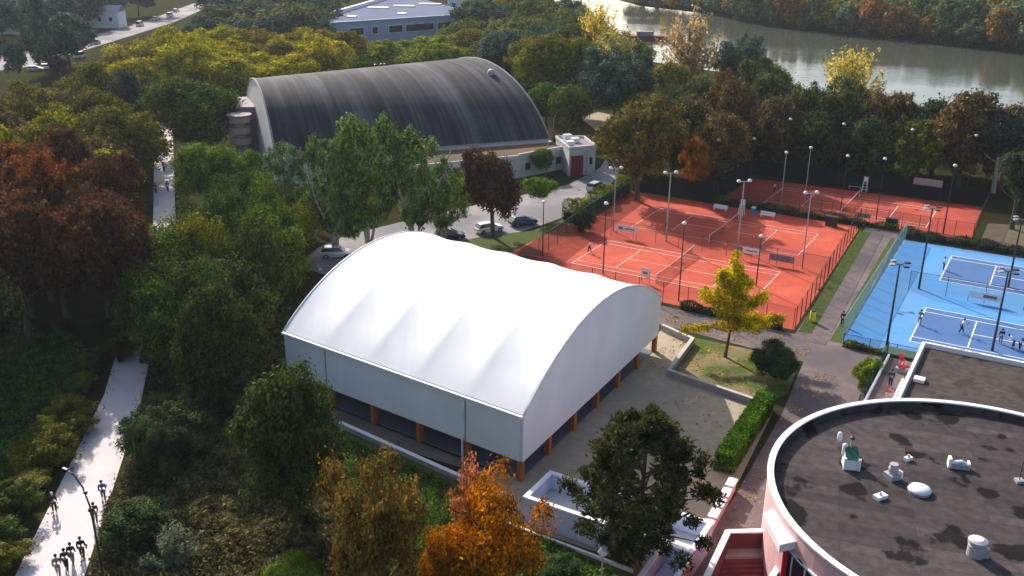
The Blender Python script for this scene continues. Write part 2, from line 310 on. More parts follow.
# highway
struct('road', MB().sheet([(-240, 255), (-175, 266), (-145, 266), (-138, 278), (-137, 320), (-137, 400), (-152, 560), (-162, 560), (-150, 405), (-150, 330), (-160, 288), (-240, 272)], .02), 'parking')
# ------------------------------------------------------------------ white sports hall
FC, LC, RC = Vector((.9, 65.3)), Vector((-20.6, 80.6)), Vector((14.85, 90.3)); BC = LC+(RC-FC)
hall = thing('sports_hall', 'white sports hall with ribbed arched membrane roof on orange timber columns', 'sports hall', (FC.x, FC.y, 0))
def HP(a, b): return FC+(LC-FC)*a+(RC-FC)*b
EZ, RISE, BOT = 6.0, 4.65, 1.9
def archz(b): 
    Wd = 28.; rad = (Wd*Wd/4+RISE**2)/(2*RISE); x = (b-.5)*Wd
    return EZ+RISE-rad+math.sqrt(rad*rad-x*x)
NA, NB = 60, 40; mb = MB()
for i in range(NA+1):
    a = i/NA; t = (a*5) % 1 if i < NA else 0
    sag = abs(math.sin(math.pi*a*5))**.8
    for j in range(NB+1):
        b = j/NB; p = HP(a, b); k = min(1, 2.5*min(b, 1-b)+.0)
        edge = 0 if i in (0, NA) else 1
        mb.v.append((p.x, p.y, archz(b)-.23*(.45+.55*abs(2*b-1))*sag*min(1, 9*min(b, 1-b))*edge))
for i in range(NA):
    for j in range(NB): k = i*(NB+1)+j; mb.f.append((k, k+1, k+NB+2, k+NB+1)[::-1])
ro = mb.build('roof', 'membrane', hall, smooth=True)
# gables and long walls
def gable(a, nm):
    mb = MB(); n = 40; off = (FC-LC).normalized()*(.12 if a == 0 else -.12)
    for k in (0, 1):
        for j in range(n+1):
            p = HP(a, j/n)+off*(k-.5)*2; mb.v.append((p.x, p.y, archz(j/n)-.03))
        for j in range(n+1):
            p = HP(a, j/n)+off*(k-.5)*2; mb.v.append((p.x, p.y, BOT))
    N = 2*(n+1)
    for j in range(n):
        mb.f += [(j, j+1, n+2+j, n+1+j), (N+j, N+n+1+j, N+n+2+j, N+j+1), (j, N+j, N+j+1, j+1), (n+1+j, n+2+j, N+n+2+j, N+n+1+j)]
    mb.f += [(0, n+1, N+n+1, N), (n, N+n, N+2*n+1, 2*n+1)]
    return mb.build(nm, 'panel', hall)
gable(0, 'gable_wall'); gable(1, 'gable_wall')
MB().wall(HP(.006, 0), HP(.994, 0), .2, BOT, EZ-.05).build('side_wall', 'panel', hall)
MB().wall(HP(.006, 1), HP(.994, 1), .2, BOT, EZ-.05).build('side_wall', 'panel', hall)
nrm = (FC-RC).normalized(); ou = (FC-LC).normalized()
MB().wall(HP(0, 0)+nrm*.22+ou*.1, HP(1, 0)+nrm*.22-ou*.1, .24, EZ-.24, EZ-.02).build('eave_gutter', 'trim', hall)
MB().wall(HP(0, 1)-nrm*.22, HP(1, 1)-nrm*.22, .24, EZ-.24, EZ-.02).build('eave_gutter', 'trim', hall)
for a in (0, 1):
    s = ou*(.16 if a == 0 else -.16)
    pts = [(*(HP(a, j/30)+s), archz(j/30)-.02) for j in range(31)]
    MB().tube(pts, [.10]*31, 6).build('roof_edge', 'trim', hall, smooth=True)
MB().wall(HP(.205, 0)+nrm*.15, HP(.209, 0)+nrm*.15, .05, BOT, EZ-.3).build('panel_seam', 'steel', hall)
MB().wall(HP(.80, 0)+nrm*.15, HP(.804, 0)+nrm*.15, .05, BOT, EZ-.3).build('panel_seam', 'steel', hall)
MB().tube([(*(HP(.215, 0)+nrm*.3), .05), (*(HP(.215, 0)+nrm*.3), 2.2), (*(HP(.212, 0)+nrm*.2), 2.5), (*(HP(.212, 0)+nrm*.2), EZ-.2)], [.09]*4, 8).build('downpipe', 'trim', hall)
rzh = math.atan2(ou.y, ou.x)
cols = [(i/5, 0) for i in range(6)]+[(i/5, 1) for i in range(6)]+[(0, j/6) for j in range(1, 6)]+[(1, j/6) for j in range(1, 6)]
for a, b in cols:
    p = HP(a*.985+.0075, b*.985+.0075)
    MB().box((p.x, p.y, 1.0), (.42, .42, 1.98), rzh).build('column', 'wood', hall)
MB().prism([HP(.01, .01), HP(.99, .01), HP(.99, .99), HP(.01, .99)], .0, .06).build('floor_slab', 'floor', hall)
for a in range(1, 5):    # roof arches seen from beneath
    pts = [(*HP(a/5, j/24), archz(j/24)-.30) for j in range(25)]
    MB().tube(pts, [.14]*25, 6).build('roof_arch', 'wood', hall)
# apron + low kerb wall left of it
struct('pavement', MB().sheet([HP(-.12, -.005), at(345, 431)[:2], at(300, 405)[:2], HP(1.15, -.06), HP(1.12, .2), HP(1.0, .2), HP(1, .0), HP(0, 0), HP(0, .3), HP(-.12, .2)], .01), 'apron')
kw = thing('low_wall', 'long low white-topped wall along the paved strip left of the sports hall', 'low wall', at(345, 430))
MB().wall(at(340, 427), at(480, 490), .3, 0, .45).build('wall', 'conc', kw); MB().wall(at(340, 427), at(480, 490), .36, .452, .53).build('coping', 'white', kw)
kw = thing('low_wall', 'short pale wall in the shade off the far left corner of the white sports hall', 'low wall', at(262, 400))
MB().wall(at(256, 402), at(290, 382), .3, 0, .4).build('wall', 'conc', kw); MB().wall(at(256, 402), at(290, 382), .36, .402, .48).build('coping', 'white', kw)
# garden retaining wall
gw = thing('retaining_wall', 'white angular retaining wall around the lawn with the yellow tree', 'wall', W(-29.2, 80.8))
gp = [(-34.0, 90.9), (-29.9, 89.2), (-29.2, 80.8), (-20.3, 79.2)]
m1 = MB(); m2 = MB()
for i in range(3):
    a, b = Vector(gp[i]), Vector(gp[i+1]); d = (b-a).normalized()
    a2 = a+d*(.16 if i else 0); b2 = b+d*.16
    m1.wall(W(*a2), W(*(b2)), .3, 0, .62+.0*i); m2.wall(W(*a2), W(*(b2)), .38, .622+.003*i, .70+.003*i)
m1.build('wall', 'conc', gw); m2.build('coping', 'grate', gw)
# ------------------------------------------------------------------ fences
def fence(p, q, name, label, wire, postm, h=2.6, step=3.0, sc_h=None, pr=.04, group=None):
    p = Vector(p[:2]); q = Vector(q[:2]); L = (q-p).length; n = max(1, round(L/step))
    t = thing(name, label, 'fence', (p.x, p.y, 0), group)
    d = (q-p).normalized(); nn = Vector((-d.y, d.x))*.03
    MB().add([(*(p+nn), .05), (*(q+nn), .05), (*(q+nn), h), (*(p+nn), h)], [(0, 1, 2, 3)]).build('wire_mesh', wire, t)
    if sc_h: MB().add([(*(p-nn*2), .1), (*(q-nn*2), .1), (*(q-nn*2), sc_h), (*(p-nn*2), sc_h)], [(0, 1, 2, 3)]).build('windbreak', 'screen', t)
    for i in range(n+1):
        c = p+(q-p)*i/n; MB().tube([(c.x, c.y, 0), (c.x, c.y, h+.08)], [pr]*2, 6).build('post', postm, t)
    MB().tube([(p.x, p.y, h+.02), (q.x, q.y, h+.02)], [.025]*2, 5).build('top_rail', postm, t)
    return t
w = W
fence(w(-56.2, 98.6), w(-59.3, 141), 'court_fence', 'green mesh fence along the left end of the front clay courts', 'wire_green', 'green_steel', 2.7)
fence(w(-59.3, 141), w(-46, 141.4), 'court_fence', 'dark windbreak fence behind the far left corner of the front clay courts', 'wire_green', 'green_steel', 3.4, sc_h=3.3)
fence(w(-46, 141.4), w(-24.2, 141.3), 'court_fence', 'low fence between the front clay courts and the back clay court', 'wire_dark', 'dark_steel', 1.3)
fence(w(-23.9, 141.2), w(-21.75, 98.6), 'court_fence', 'dark post fence along the right end of the front clay courts by the walkway', 'wire_dark', 'dark_steel', 2.7, 2.6, pr=.055)
fence(w(-21.9, 98.4), w(-55, 98.4), 'court_fence', 'thin dark fence at the near side of the front clay courts behind the hall', 'wire_dark', 'dark_steel', 2.5)
fence(w(-56, 118.3), w(-22.8, 118.3), 'divider_fence', 'thin divider fence between the two front clay courts', 'wire_dark', 'dark_steel', 2.2, 3.4, pr=.03)
fence(w(-45.8, 143), w(-18.7, 142.4), 'court_fence', 'wire fence at the near side of the back clay court', 'wire_dark', 'dark_steel', 2.6, 1.6, pr=.035)
fence(w(-18.4, 142.4), w(-9, 142.2), 'court_fence', 'wire fence between the back clay court and the blue courts', 'wire_dark', 'dark_steel', 2.6, 2.5)
fence(w(-46, 162.3), w(-9, 162.3), 'court_fence', 'tall windbreak fence on the wooded side of the back clay court', 'wire_dark', 'dark_steel', 2.8, sc_h=2.6)
fence(w(-46, 143.2), w(-46, 162.2), 'court_fence', 'windbreak fence at the left end of the back clay court', 'wire_dark', 'dark_steel', 2.8, sc_h=2.6)
fence(w(-9, 142.4), w(-9, 162.2), 'court_fence', 'dark fence at the right end of the back clay court', 'wire_dark', 'dark_steel', 2.6)
fence(w(-17.1, 138.3), w(-16.7, 98), 'court_fence', 'pale green mesh fence along the left end of the blue courts', 'wire_pale', 'pale_green', 2.6, 3.0, pr=.05)
fence(w(-16.4, 97.4), w(-8.5, 97.4), 'court_fence', 'low wire fence at the near side of the blue courts', 'wire_dark', 'dark_steel', 1.2)
fence(w(-16.9, 138.4), w(26, 138.4), 'court_fence', 'dark fence at the far side of the blue courts', 'wire_dark', 'dark_steel', 1.6)
fence(w(-13.3, 117.9), w(24, 117.9), 'divider_fence', 'thin divider fence between the two blue courts', 'wire_dark', 'dark_steel', 2.4, 4.0, pr=.035)
# ------------------------------------------------------------------ tennis nets
def net(c, label):
    t = thing('tennis_net', label, 'net', W(c[0], c[1]), 'tennis nets')
    p0, p1 = W(c[0], c[1]-6.4), W(c[0], c[1]+6.4)
    n = 12; mb = MB(); mt = MB(); top = []
    for i in range(n+1):
        k = i/n; z = 1.07-.155*math.sin(math.pi*k); x, y = p0[0]+(p1[0]-p0[0])*k, p0[1]+(p1[1]-p0[1])*k
        mb.v += [(x, y, .05), (x, y, z)]; top.append((x, y, z))
    for i in range(n): mb.f.append((2*i, 2*i+2, 2*i+3, 2*i+1))
    mb.build('netting', 'netting', t); mt.tube(top, [.05]*(n+1), 6).build('net_band', 'clay_line', t)
    for p in (p0, p1): MB().tube([p, (p[0], p[1], 1.12)], [.06]*2, 8).build('post', 'white', t)
net(A0, 'net across the farther of the two front clay courts'); net(D0, 'net across the nearest clay court beside the white hall'); net(E0, 'net across the back clay court near the woods')
# ------------------------------------------------------------------ floodlight poles
def head(t, x, y, z, r=.42, m='lamp'):
    MB().lathe((x, y, z), [(.12, -.16), (r, -.08), (r*1.05, .04), (r*.7, .17), (.08, .22)], 14).build('lamp_head', m, t, smooth=True)
def pole(name, base, h, heads, label, m='steel', r=.09, group=None, cross=False, hr=.42):
    x, y, _ = at(*base); t = thing(name, label, 'floodlight' if name == 'floodlight' else 'street lamp', (x, y, 0), group)
    MB().tube([(x, y, 0), (x, y, h*.5), (x, y, h)], [r*1.3, r, r*.75], 8).build('pole', m, t)
    if heads == 2:
        MB().tube([(x-.75, y-.15, h), (x+.75, y+.15, h)], [.05]*2, 6).build('crossarm', m, t)
        head(t, x-.75, y-.15, h+.1, hr); head(t, x+.75, y+.15, h+.1, hr)
    elif heads == 1: head(t, x, y, h+.1, hr)
    elif heads == 4:
        for k, (dx, dy) in enumerate(((.9, .3), (-.9, -.3), (.3, -.9), (-.3, .9))):
            MB().tube([(x, y, h-.05), (x+dx, y+dy, h-.05)], [.05]*2, 6).build('crossarm', m, t)
            MB().box((x+dx, y+dy, h+.02), (.5, .35, .16)).build('lamp_head', 'steel' if k % 2 else 'dark_steel', t)
    return t
G = 'floodlight poles around the tennis courts'
for b, h, n, lb, m, r in [
    ((666, 241.6), 9.6, 2, 'thick grey floodlight pole with twin lamps on the left half of the front clay courts', 'steel', .10),
    ((613, 231), 9.0, 2, 'slim grey twin lamp floodlight beside the left white banner on clay', 'steel', .08),
    ((802, 268), 9.8, 2, 'grey twin lamp floodlight on the right half of the front clay courts', 'steel', .08),
    ((737.5, 250), 9.4, 2, 'thick grey twin lamp floodlight between the clay courts near the umpire chair', 'steel', .10),
    ((603, 274), 9.0, 1, 'dark single lamp pole rising just behind the white hall roof', 'dark_steel', .07),
    ((678.5, 301), 9.3, 1, 'dark single lamp pole at the near fence between hall corner and yellow tree', 'dark_steel', .07),
    ((756, 286), 6.2, 1, 'dark single lamp pole rising behind the yellow tree', 'dark_steel', .07),
    ((542.5, 257), 7.3, 1, 'dark single lamp pole at the left corner of the clay courts by the grass', 'dark_steel', .07),
    ((780, 210), 8.8, 1, 'grey lamp pole at the left of the back clay court', 'steel', .07),
    ((804, 204), 8.8, 1, 'grey lamp pole on the back clay court, second from its left end', 'steel', .07),
    ((840, 214), 8.8, 1, 'dark lamp pole beside the net of the back clay court', 'dark_steel', .06),
    ((876, 219), 9.0, 1, 'dark lamp pole at the head of the walkway by the back clay court', 'dark_steel', .06),
    ((943, 234), 9.8, 1, 'dark lamp pole at the right part of the back clay court behind the blue courts', 'dark_steel', .09),
    ((749, 190), 8.4, 1, 'dark lamp pole at the far left corner of the back clay court', 'dark_steel', .06),
    ((784, 178), 10, 1, 'dark lamp pole against the woods, leftmost on the far side of the back clay court', 'dark_steel', .06),
    ((836, 184), 10, 1, 'dark lamp pole against the woods behind the back clay court net', 'dark_steel', .06),
    ((903, 191), 10, 1, 'dark lamp pole against the woods right of the back umpire chair', 'dark_steel', .06),
    ((965, 198), 10, 1, 'dark lamp pole against the woods, rightmost on the far side of the back clay court', 'dark_steel', .06),
    ((714, 195), 8.8, 1, 'dark lamp pole in front of the woods beyond the front clay courts', 'dark_steel', .06),
    ((664, 190), 8.8, 1, 'dark lamp pole in front of the woods beyond the far left clay corner', 'dark_steel', .06)]:
    pole('floodlight', b, h, n, lb, m, r, G, hr=.27)
for b, h, lb in [((885, 355.5), 9.9, 'black four arm floodlight at the near left corner of the blue courts'), ((918.7, 289), 10.1, 'black four arm floodlight at the left end of the blue divider fence'),
    ((992, 351), 8.8, 'black four arm floodlight in front of the nearest blue court by the felt roof'), ((1008, 287), 8.6, 'black four arm floodlight between the blue courts at the right picture edge')]:
    pole('floodlight', b, h, 4, lb, 'dark_steel', .11, G)
# road lamps near garage, promenade lamp, globe lamp
def curved_lamp(base, h, reach, az, label, m='steel', hd=True, r=.07):
    x, y, _ = at(*base); t = thing('street_lamp', label, 'street lamp', (x, y, 0)); c, s = math.cos(az), math.sin(az)
    pts = [(x, y, 0), (x, y, h*.55), (x+.04*reach*c, y+.04*reach*s, h*.75), (x+.25*reach*c, y+.25*reach*s, h*.9), (x+.6*reach*c, y+.6*reach*s, h*.98), (x+reach*c, y+reach*s, h)]
    MB().tube(pts, [r*1.3, r, r*.9, r*.8, r*.7, r*.6], 8).build('pole', m, t, smooth=True)
    if hd: MB().lathe((x+reach*c, y+reach*s, h-.05), [(.1, -.12), (.32, -.06), (.28, .08), (.08, .13)], 12).build('lamp_head', 'lamp', t, smooth=True)
    else:
        MB().box((x+reach*c, y+reach*s, h), (.4, .14, .08), az).build('lamp_head', 'dark_steel', t)
        MB().lathe((x+.02*reach*c, y+.02*reach*s, h*.72), [(.1, -.15), (.2, 0), (.1, .15)], 8).build('camera_dome', 'dark_steel', t)
        MB().lathe((x+.15*reach*c, y+.15*reach*s, h*.86), [(.08, -.12), (.15, 0), (.08, .12)], 8).build('junction_box', 'dark_steel', t)
    return t
curved_lamp((553, 146), 7, 2.0, .1, 'curved grey road lamp beside the white service building')
curved_lamp((546, 176), 6, .6, .1, 'slim grey lamp post in front of the service building, left of the red door')
curved_lamp((105, 590), 8.5, 2.0, math.radians(150), 'tall black curved lamp leaning over the promenade with the walkers', 'dark_steel', False, .07)
x, y, _ = at(601, 588); t = thing('street_lamp', 'white globe garden lamp in front of the lavender terrace', 'street lamp', (x, y, 0))
MB().tube([(x, y, 0), (x, y, 2.6)], [.06, .045], 8).build('pole', 'steel', t); MB().lathe((x, y, 2.85), [(.05, -.3), (.24, -.2), (.33, 0), (.24, .2), (.05, .3)], 16).build('lamp_globe', 'lamp', t, smooth=True)
# ------------------------------------------------------------------ court furniture
def bench(base, rz, label, m='white'):
    x, y, _ = at(*base); t = thing('bench', label, 'bench', (x, y, 0), 'courtside benches', rz); c = MB()
    MB().box((0, 0, .45), (2.2, .45, .06)).build('seat', m, t, world=False); MB().box((0, .24, .72), (2.2, .05, .42)).build('backrest', m, t, world=False)
    for s in (-.9, .9): MB().box((s, -.17, .21), (.07, .07, .42)).box((s, .19, .46), (.07, .07, .92)).build('leg', m, t, world=False)
bench((720, 211), GA, 'white bench left of the umpire chair on the far side of the front clay courts'); bench((767, 218), GA, 'white bench right of the blue bin by the front clay courts')
bench((855, 189), GA, 'pale bench left of the umpire chair at the back clay court'); bench((876, 190), GA, 'pale bench right of the umpire chair at the back clay court')
def umpire(base, label):
    x, y, _ = at(*base); t = thing('umpire_chair', label, 'umpire chair', (x, y, 0), 'umpire chairs', GA)
    for sx in (-.35, .35):
        MB().tube([(sx, -.55, 0), (sx*.8, -.1, 1.75)], [.05]*2, 6).build('leg', 'white', t, world=False); MB().tube([(sx, .5, 0), (sx*.8, .3, 2.5)], [.05]*2, 6).build('leg', 'white', t, world=False)
    for z in (.5, .95, 1.4): MB().box((0, -.55+.45*z/1.75, z), (.66, .1, .05)).build('rung', 'white', t, world=False)
    MB().box((0, .1, 1.78), (.66, .55, .07)).build('seat', 'white', t, world=False); MB().box((0, .34, 2.15), (.62, .05, .6)).build('backrest', 'white', t, world=False)
umpire((741, 216), 'tall white umpire chair beside the net of the front clay courts'); umpire((864, 192), 'tall white umpire chair beside the net of the back clay court')
x, y, _ = at(753, 215); t = thing('litter_bin', 'blue litter bin between umpire chair and white bench', 'bin', (x, y, 0)); MB().lathe((x, y, 0), [(.28, .02), (.34, 1.1)], 14).build('body', 'bluepl', t); MB().lathe((x, y, 1.12), [(.36, 0), (.33, .12), (.1, .2)], 14).build('lid', 'white', t)
x, y, _ = at(812, 322); t = thing('litter_bin', 'bright yellow bin by the dark fence post at the walkway', 'bin', (x, y, 0)); MB().lathe((x, y, 0), [(.25, .05), (.32, .3), (.3, 1.2), (.26, 1.3)], 14).build('body', 'yellow', t, smooth=True); MB().lathe((x, y, 1.302), [(.3, 0), (.2, .1)], 14).build('lid', 'dark_steel', t)
for b, lb in (((831, 226), 'black box stack by the near fence of the back clay court'), ((891, 228), 'black screen cabinet at the head of the walkway')):
    x, y, _ = at(*b); t = thing('equipment_box', lb, 'box', (x, y, 0), None, GA); MB().box((0, 0, .75), (1.6, .7, 1.4)).build('body', 'dark_steel', t, world=False); MB().box((0, 0, 1.47), (1.7, .8, .04)).build('lid', 'dark_steel', t, world=False)
def banner(p, q, z0, z1, label, base_m, marks):
    p = Vector(p[:2]); q = Vector(q[:2]); t = thing('banner', label, 'banner', (p.x, p.y, 0)); d = (q-p).normalized(); n = Vector((-d.y, d.x)); n = n if n.y < 0 else -n
    o = n*.08; MB().wall(p+o, q+o, .03, z0, z1).build('cloth', base_m, t)
    L = (q-p).length; mk = MB()
    for a, b, c, e in marks: mk.wall(p+n*.105+d*L*a, p+n*.105+d*L*b, .012, z0+(z1-z0)*c, z0+(z1-z0)*e)
    if marks: mk.build('printed_mark', 'cloth_grey', t)
    for s in (.02, .98): MB().tube([(*(p+d*L*s), 0), (*(p+d*L*s), z1)], [.03]*2, 6).build('post', 'dark_steel', t)
banner(w(-51.8, 118.25), w(-48.8, 118.25), .9, 1.8, 'white banner on the divider fence at the left of the clay courts', 'white', [(.1, .3, .3, .7), (.4, .9, .42, .6)])
banner(w(-34.6, 118.25), w(-31.6, 118.25), .9, 1.7, 'white banner with a dark left square on the clay divider fence', 'white', [(0, .22, .0, 1), (.4, .85, .42, .6)])
banner(w(-30.4, 118.25), w(-27.2, 118.25), .6, 1.5, 'dark patterned banner right of the white one on the clay divider fence', 'mauve', [(.1, .2, .2, .8), (.3, .4, .2, .8), (.5, .6, .2, .8), (.7, .8, .2, .8)])
banner(w(-6.8, 117.8), w(-3.2, 117.8), .5, 1.4, 'white banner on the divider fence of the blue courts', 'white', [(.45, .85, .3, .7)])
banner(w(-20.2, 162.1), w(-15.9, 162.1), 2.2, 3.3, 'pale grey sign hanging before the woods behind the back clay court', 'conc', [])
x = w(-40.6, 104.5); banner(w(-41.8, 103.5), w(-40.6, 103.2), .7, 1.9, 'small white scoreboard at the near post of the front net', 'white', [(.2, .8, .4, .6)])
banner(w(-25.0, 142.95), w(-22.8, 142.9), .9, 1.6, 'small cream sign on the near fence of the back clay court', 'beige', [])
# ------------------------------------------------------------------ people
def skin_body(joints, edges, rad, m, name, parent, lv=1):
    me = D.meshes.new('tmp'); me.from_pydata(joints, edges, []); o = D.objects.new('tmp', me); COL.objects.link(o)
    md = o.modifiers.new('s', 'SKIN'); md.use_smooth_shade = True
    for i, r in enumerate(rad): me.skin_vertices[0].data[i].radius = (r, r) if not isinstance(r, tuple) else r; me.skin_vertices[0].data[i].use_root = (i == 0)
    sd = o.modifiers.new('d', 'SUBSURF'); sd.levels = lv; sd.render_levels = lv
    dg = bpy.context.evaluated_depsgraph_get(); ev = o.evaluated_get(dg); nm = D.meshes.new_from_object(ev)
    D.objects.remove(o, do_unlink=True); nm.name = name; nm.materials.clear(); nm.materials.append(M[m])
    q = D.objects.new(name, nm); COL.objects.link(q); q.parent = parent; return q
def figure(pose, top, bot, hair, skin='skin'):
    # x forward, y left
    st = {'walk': (.28, -.25, .12, -.12), 'stand': (.03, -.03, .05, .02), 'play': (.25, -.2, .35, .5), 'bend': (.1, -.1, .4, .4)}[pose]
    lean = {'walk': .03, 'stand': 0, 'play': .12, 'bend': .45}[pose]; dz = -.12 if pose == 'bend' else 0
    hip = (0, 0, .95+dz); wa = (lean*.3, 0, 1.12+dz); ch = (lean*.8, 0, 1.36+dz-(.1 if pose == 'bend' else 0)); nk = (lean*1.1, 0, 1.5+dz-(.17 if pose == 'bend' else 0)); hd = (nk[0]+.03+lean*.2, 0, nk[2]+.13); tp = (hd[0]+.02, 0, hd[2]+.09)
    J = [hip, wa, ch, nk, hd, tp]; R = [.07, .06, .06, .045, .095, .07]; Ed = [(0, 1), (1, 2), (2, 3), (3, 4), (4, 5)]
    legs = []; arms = []
    for s, lx, ax in ((1, st[0], st[3]), (-1, st[1], st[2])):
        k = len(J); hp = (0, s*.10, .90+dz); kn = (lx*.55+.05, s*.11, .50+dz*.5); an = (lx, s*.11, .09); to = (lx+.16, s*.13, .04)
        J += [hp, kn, an, to]; R += [.045, .04, .036, .035]; Ed += [(0, k), (k, k+1), (k+1, k+2), (k+2, k+3)]; legs.append((hp, kn, an))
        k = len(J); sh = (ch[0], s*.20, ch[2]+.06); el = (ch[0]+ax*.4, s*.235, ch[2]-.24); wr = (ch[0]+ax*1.0+.06, s*.24, ch[2]-(.46 if abs(ax) < .3 else .2)); hn = (wr[0]+.07, wr[1], wr[2]-.06)
        J += [sh, el, wr, hn]; R += [.03, .03, .03, .035]; Ed += [(2, k), (k, k+1), (k+1, k+2), (k+2, k+3)]; arms.append((sh, el, wr))
    t = D.objects.new('person', None); COL.objects.link(t); ROOT[t.name] = (Vector((0, 0, 0)), 0)
    skin_body(J, Ed, R, skin, 'body', t)
    Js = [wa, ch, (nk[0], 0, nk[2]-.06)]; Rs = [.145, .17, .08]; Es = [(0, 1), (1, 2)]
    for a in arms:
        k = len(Js); Js += [a[0], a[1], tuple((a[1][i]+a[2][i]*2)/3 for i in range(3))]; Rs += [.075, .062, .05]; Es += [(1, k), (k, k+1), (k+1, k+2)]
    skin_body(Js, Es, Rs, top, 'shirt', t)
    Jt = [(hip[0], 0, hip[2]+.06)]; Rt = [.145]; Et = []
    for a in legs:
        k = len(Jt); Jt += [a[0], a[1], tuple(a[2][i]+(.06 if i == 2 else 0) for i in range(3))]; Rt += [.11, .085, .065]; Et += [(0, k), (k, k+1), (k+1, k+2)]
    skin_body(Jt, Et, Rt, bot, 'trousers', t)
    MB().lathe((hd[0]-.02, 0, hd[2]-.03), [(.085, 0), (.108, .06), (.105, .13), (.07, .185), (.02, .2)], 12).build('hair', hair, t, smooth=True, world=False)
    return t
protos = {}
def person(base, rz, pose, top, bot, label, hair='hair', group=None, s=1.0):
    k = (pose, top, bot, hair); loc = at(*base)
    if k not in protos: protos[k] = figure(*k); o = protos[k]; o.location = loc; o.rotation_euler = (0, 0, rz)
    else: o, _ = copy_tree(protos[k], loc, rz)
    o.scale = (s, s, s); tag(o, label, 'person', group); return o
def racket(base, rz, label):
    x, y, _ = at(*base); t = thing('tennis_racket', label, 'racket', (x, y, 0), None, rz)
    pts = [(.62+.15*math.cos(k*math.pi/8), .32+.11*math.sin(k*math.pi/8), 1.2) for k in range(17)]
    MB().tube(pts, [.012]*17, 5).build('frame', 'dark_steel', t, world=False); MB().tube([(.3, .28, 1.12), (.48, .32, 1.19)], [.016]*2, 5).build('grip', 'dark_steel', t, world=False)
PW = math.radians(105)
person((666, 228), math.radians(-20), 'play', 'cloth_navy', 'cloth_black', 'player in dark clothes at the far left baseline of the clay courts')
person((589, 253), math.radians(-20), 'play', 'cloth_white', 'cloth_black', 'player in a white top at the left baseline of the nearest clay court')
person((774, 193), math.radians(-40), 'stand', 'cloth_white', 'cloth_navy', 'player in white at the left end of the back clay court')
person((943, 270), math.radians(-20), 'stand', 'cloth_white', 'cloth_black', 'player in white at the far blue court baseline'); 
person((960.4, 333.5), math.radians(-20), 'play', 'cloth_white', 'cloth_navy', 'player in white and dark shorts inside the nearest blue court')
person((1000, 344), math.radians(80), 'stand', 'cloth_black', 'cloth_grey', 'person in black standing near the pole on the nearest blue court')
person((1013, 348), math.radians(160), 'bend', 'cloth_white', 'cloth_black', 'person bending forward in a white top on the nearest blue court')
person((1019, 350), math.radians(20), 'bend', 'cloth_black', 'cloth_black', 'person crouching in black at the right edge of the nearest blue court')
person((919, 325), math.radians(60), 'play', 'cloth_grey', 'cloth_grey', 'person in grey just behind the left baseline of the nearest blue court')
person((842, 326), math.radians(70), 'stand', 'cloth_black', 'cloth_black', 'person in black at the end of the pale green fence')
for b, z, l in (((960.4, 333.5), -20, 'racket held by the player in the nearest blue court'), ((589, 253), -20, 'racket held by the player in white on the nearest clay court'), ((666, 228), -20, 'racket held by the dark dressed clay player')):
    racket(b, math.radians(z), l)
person((55, 513), PW, 'stand', 'cloth_black', 'cloth_black', 'walker in black with pale hair at the left edge of the promenade', hair='cloth_white')
person((104, 501), math.radians(110), 'walk', 'cloth_blue', 'cloth_jean', 'walker in a blue jacket near the right edge of the promenade')
person((96, 523), math.radians(-70), 'walk', 'cloth_black', 'cloth_grey', 'walker in dark clothes beside the black lamp pole')
GP = 'group of four walkers on the promenade'
person((83, 559), math.radians(110), 'walk', 'cloth_black', 'cloth_black', 'rightmost of the four walkers, all in black', group=GP)
person((73, 565), math.radians(100), 'walk', 'cloth_black', 'cloth_grey', 'second from right of the four walkers, black top and grey trousers', group=GP)
person((67, 571), math.radians(105), 'walk', 'cloth_navy', 'cloth_black', 'second from left of the four walkers, in navy', group=GP)
person((59, 577), math.radians(110), 'walk', 'cloth_grey', 'cloth_grey', 'leftmost of the four walkers, in grey', group=GP)
person((164.5, 172), math.radians(-80), 'walk', 'cloth_black', 'cloth_black', 'walker in black far up the promenade between the trees')
person((168, 192), math.radians(100), 'walk', 'cloth_grey', 'cloth_navy', 'walker in grey on the upper promenade, right of a darker one')
person((156, 194), math.radians(100), 'walk', 'cloth_black', 'cloth_navy', 'dark walker at the left edge of the upper promenade')
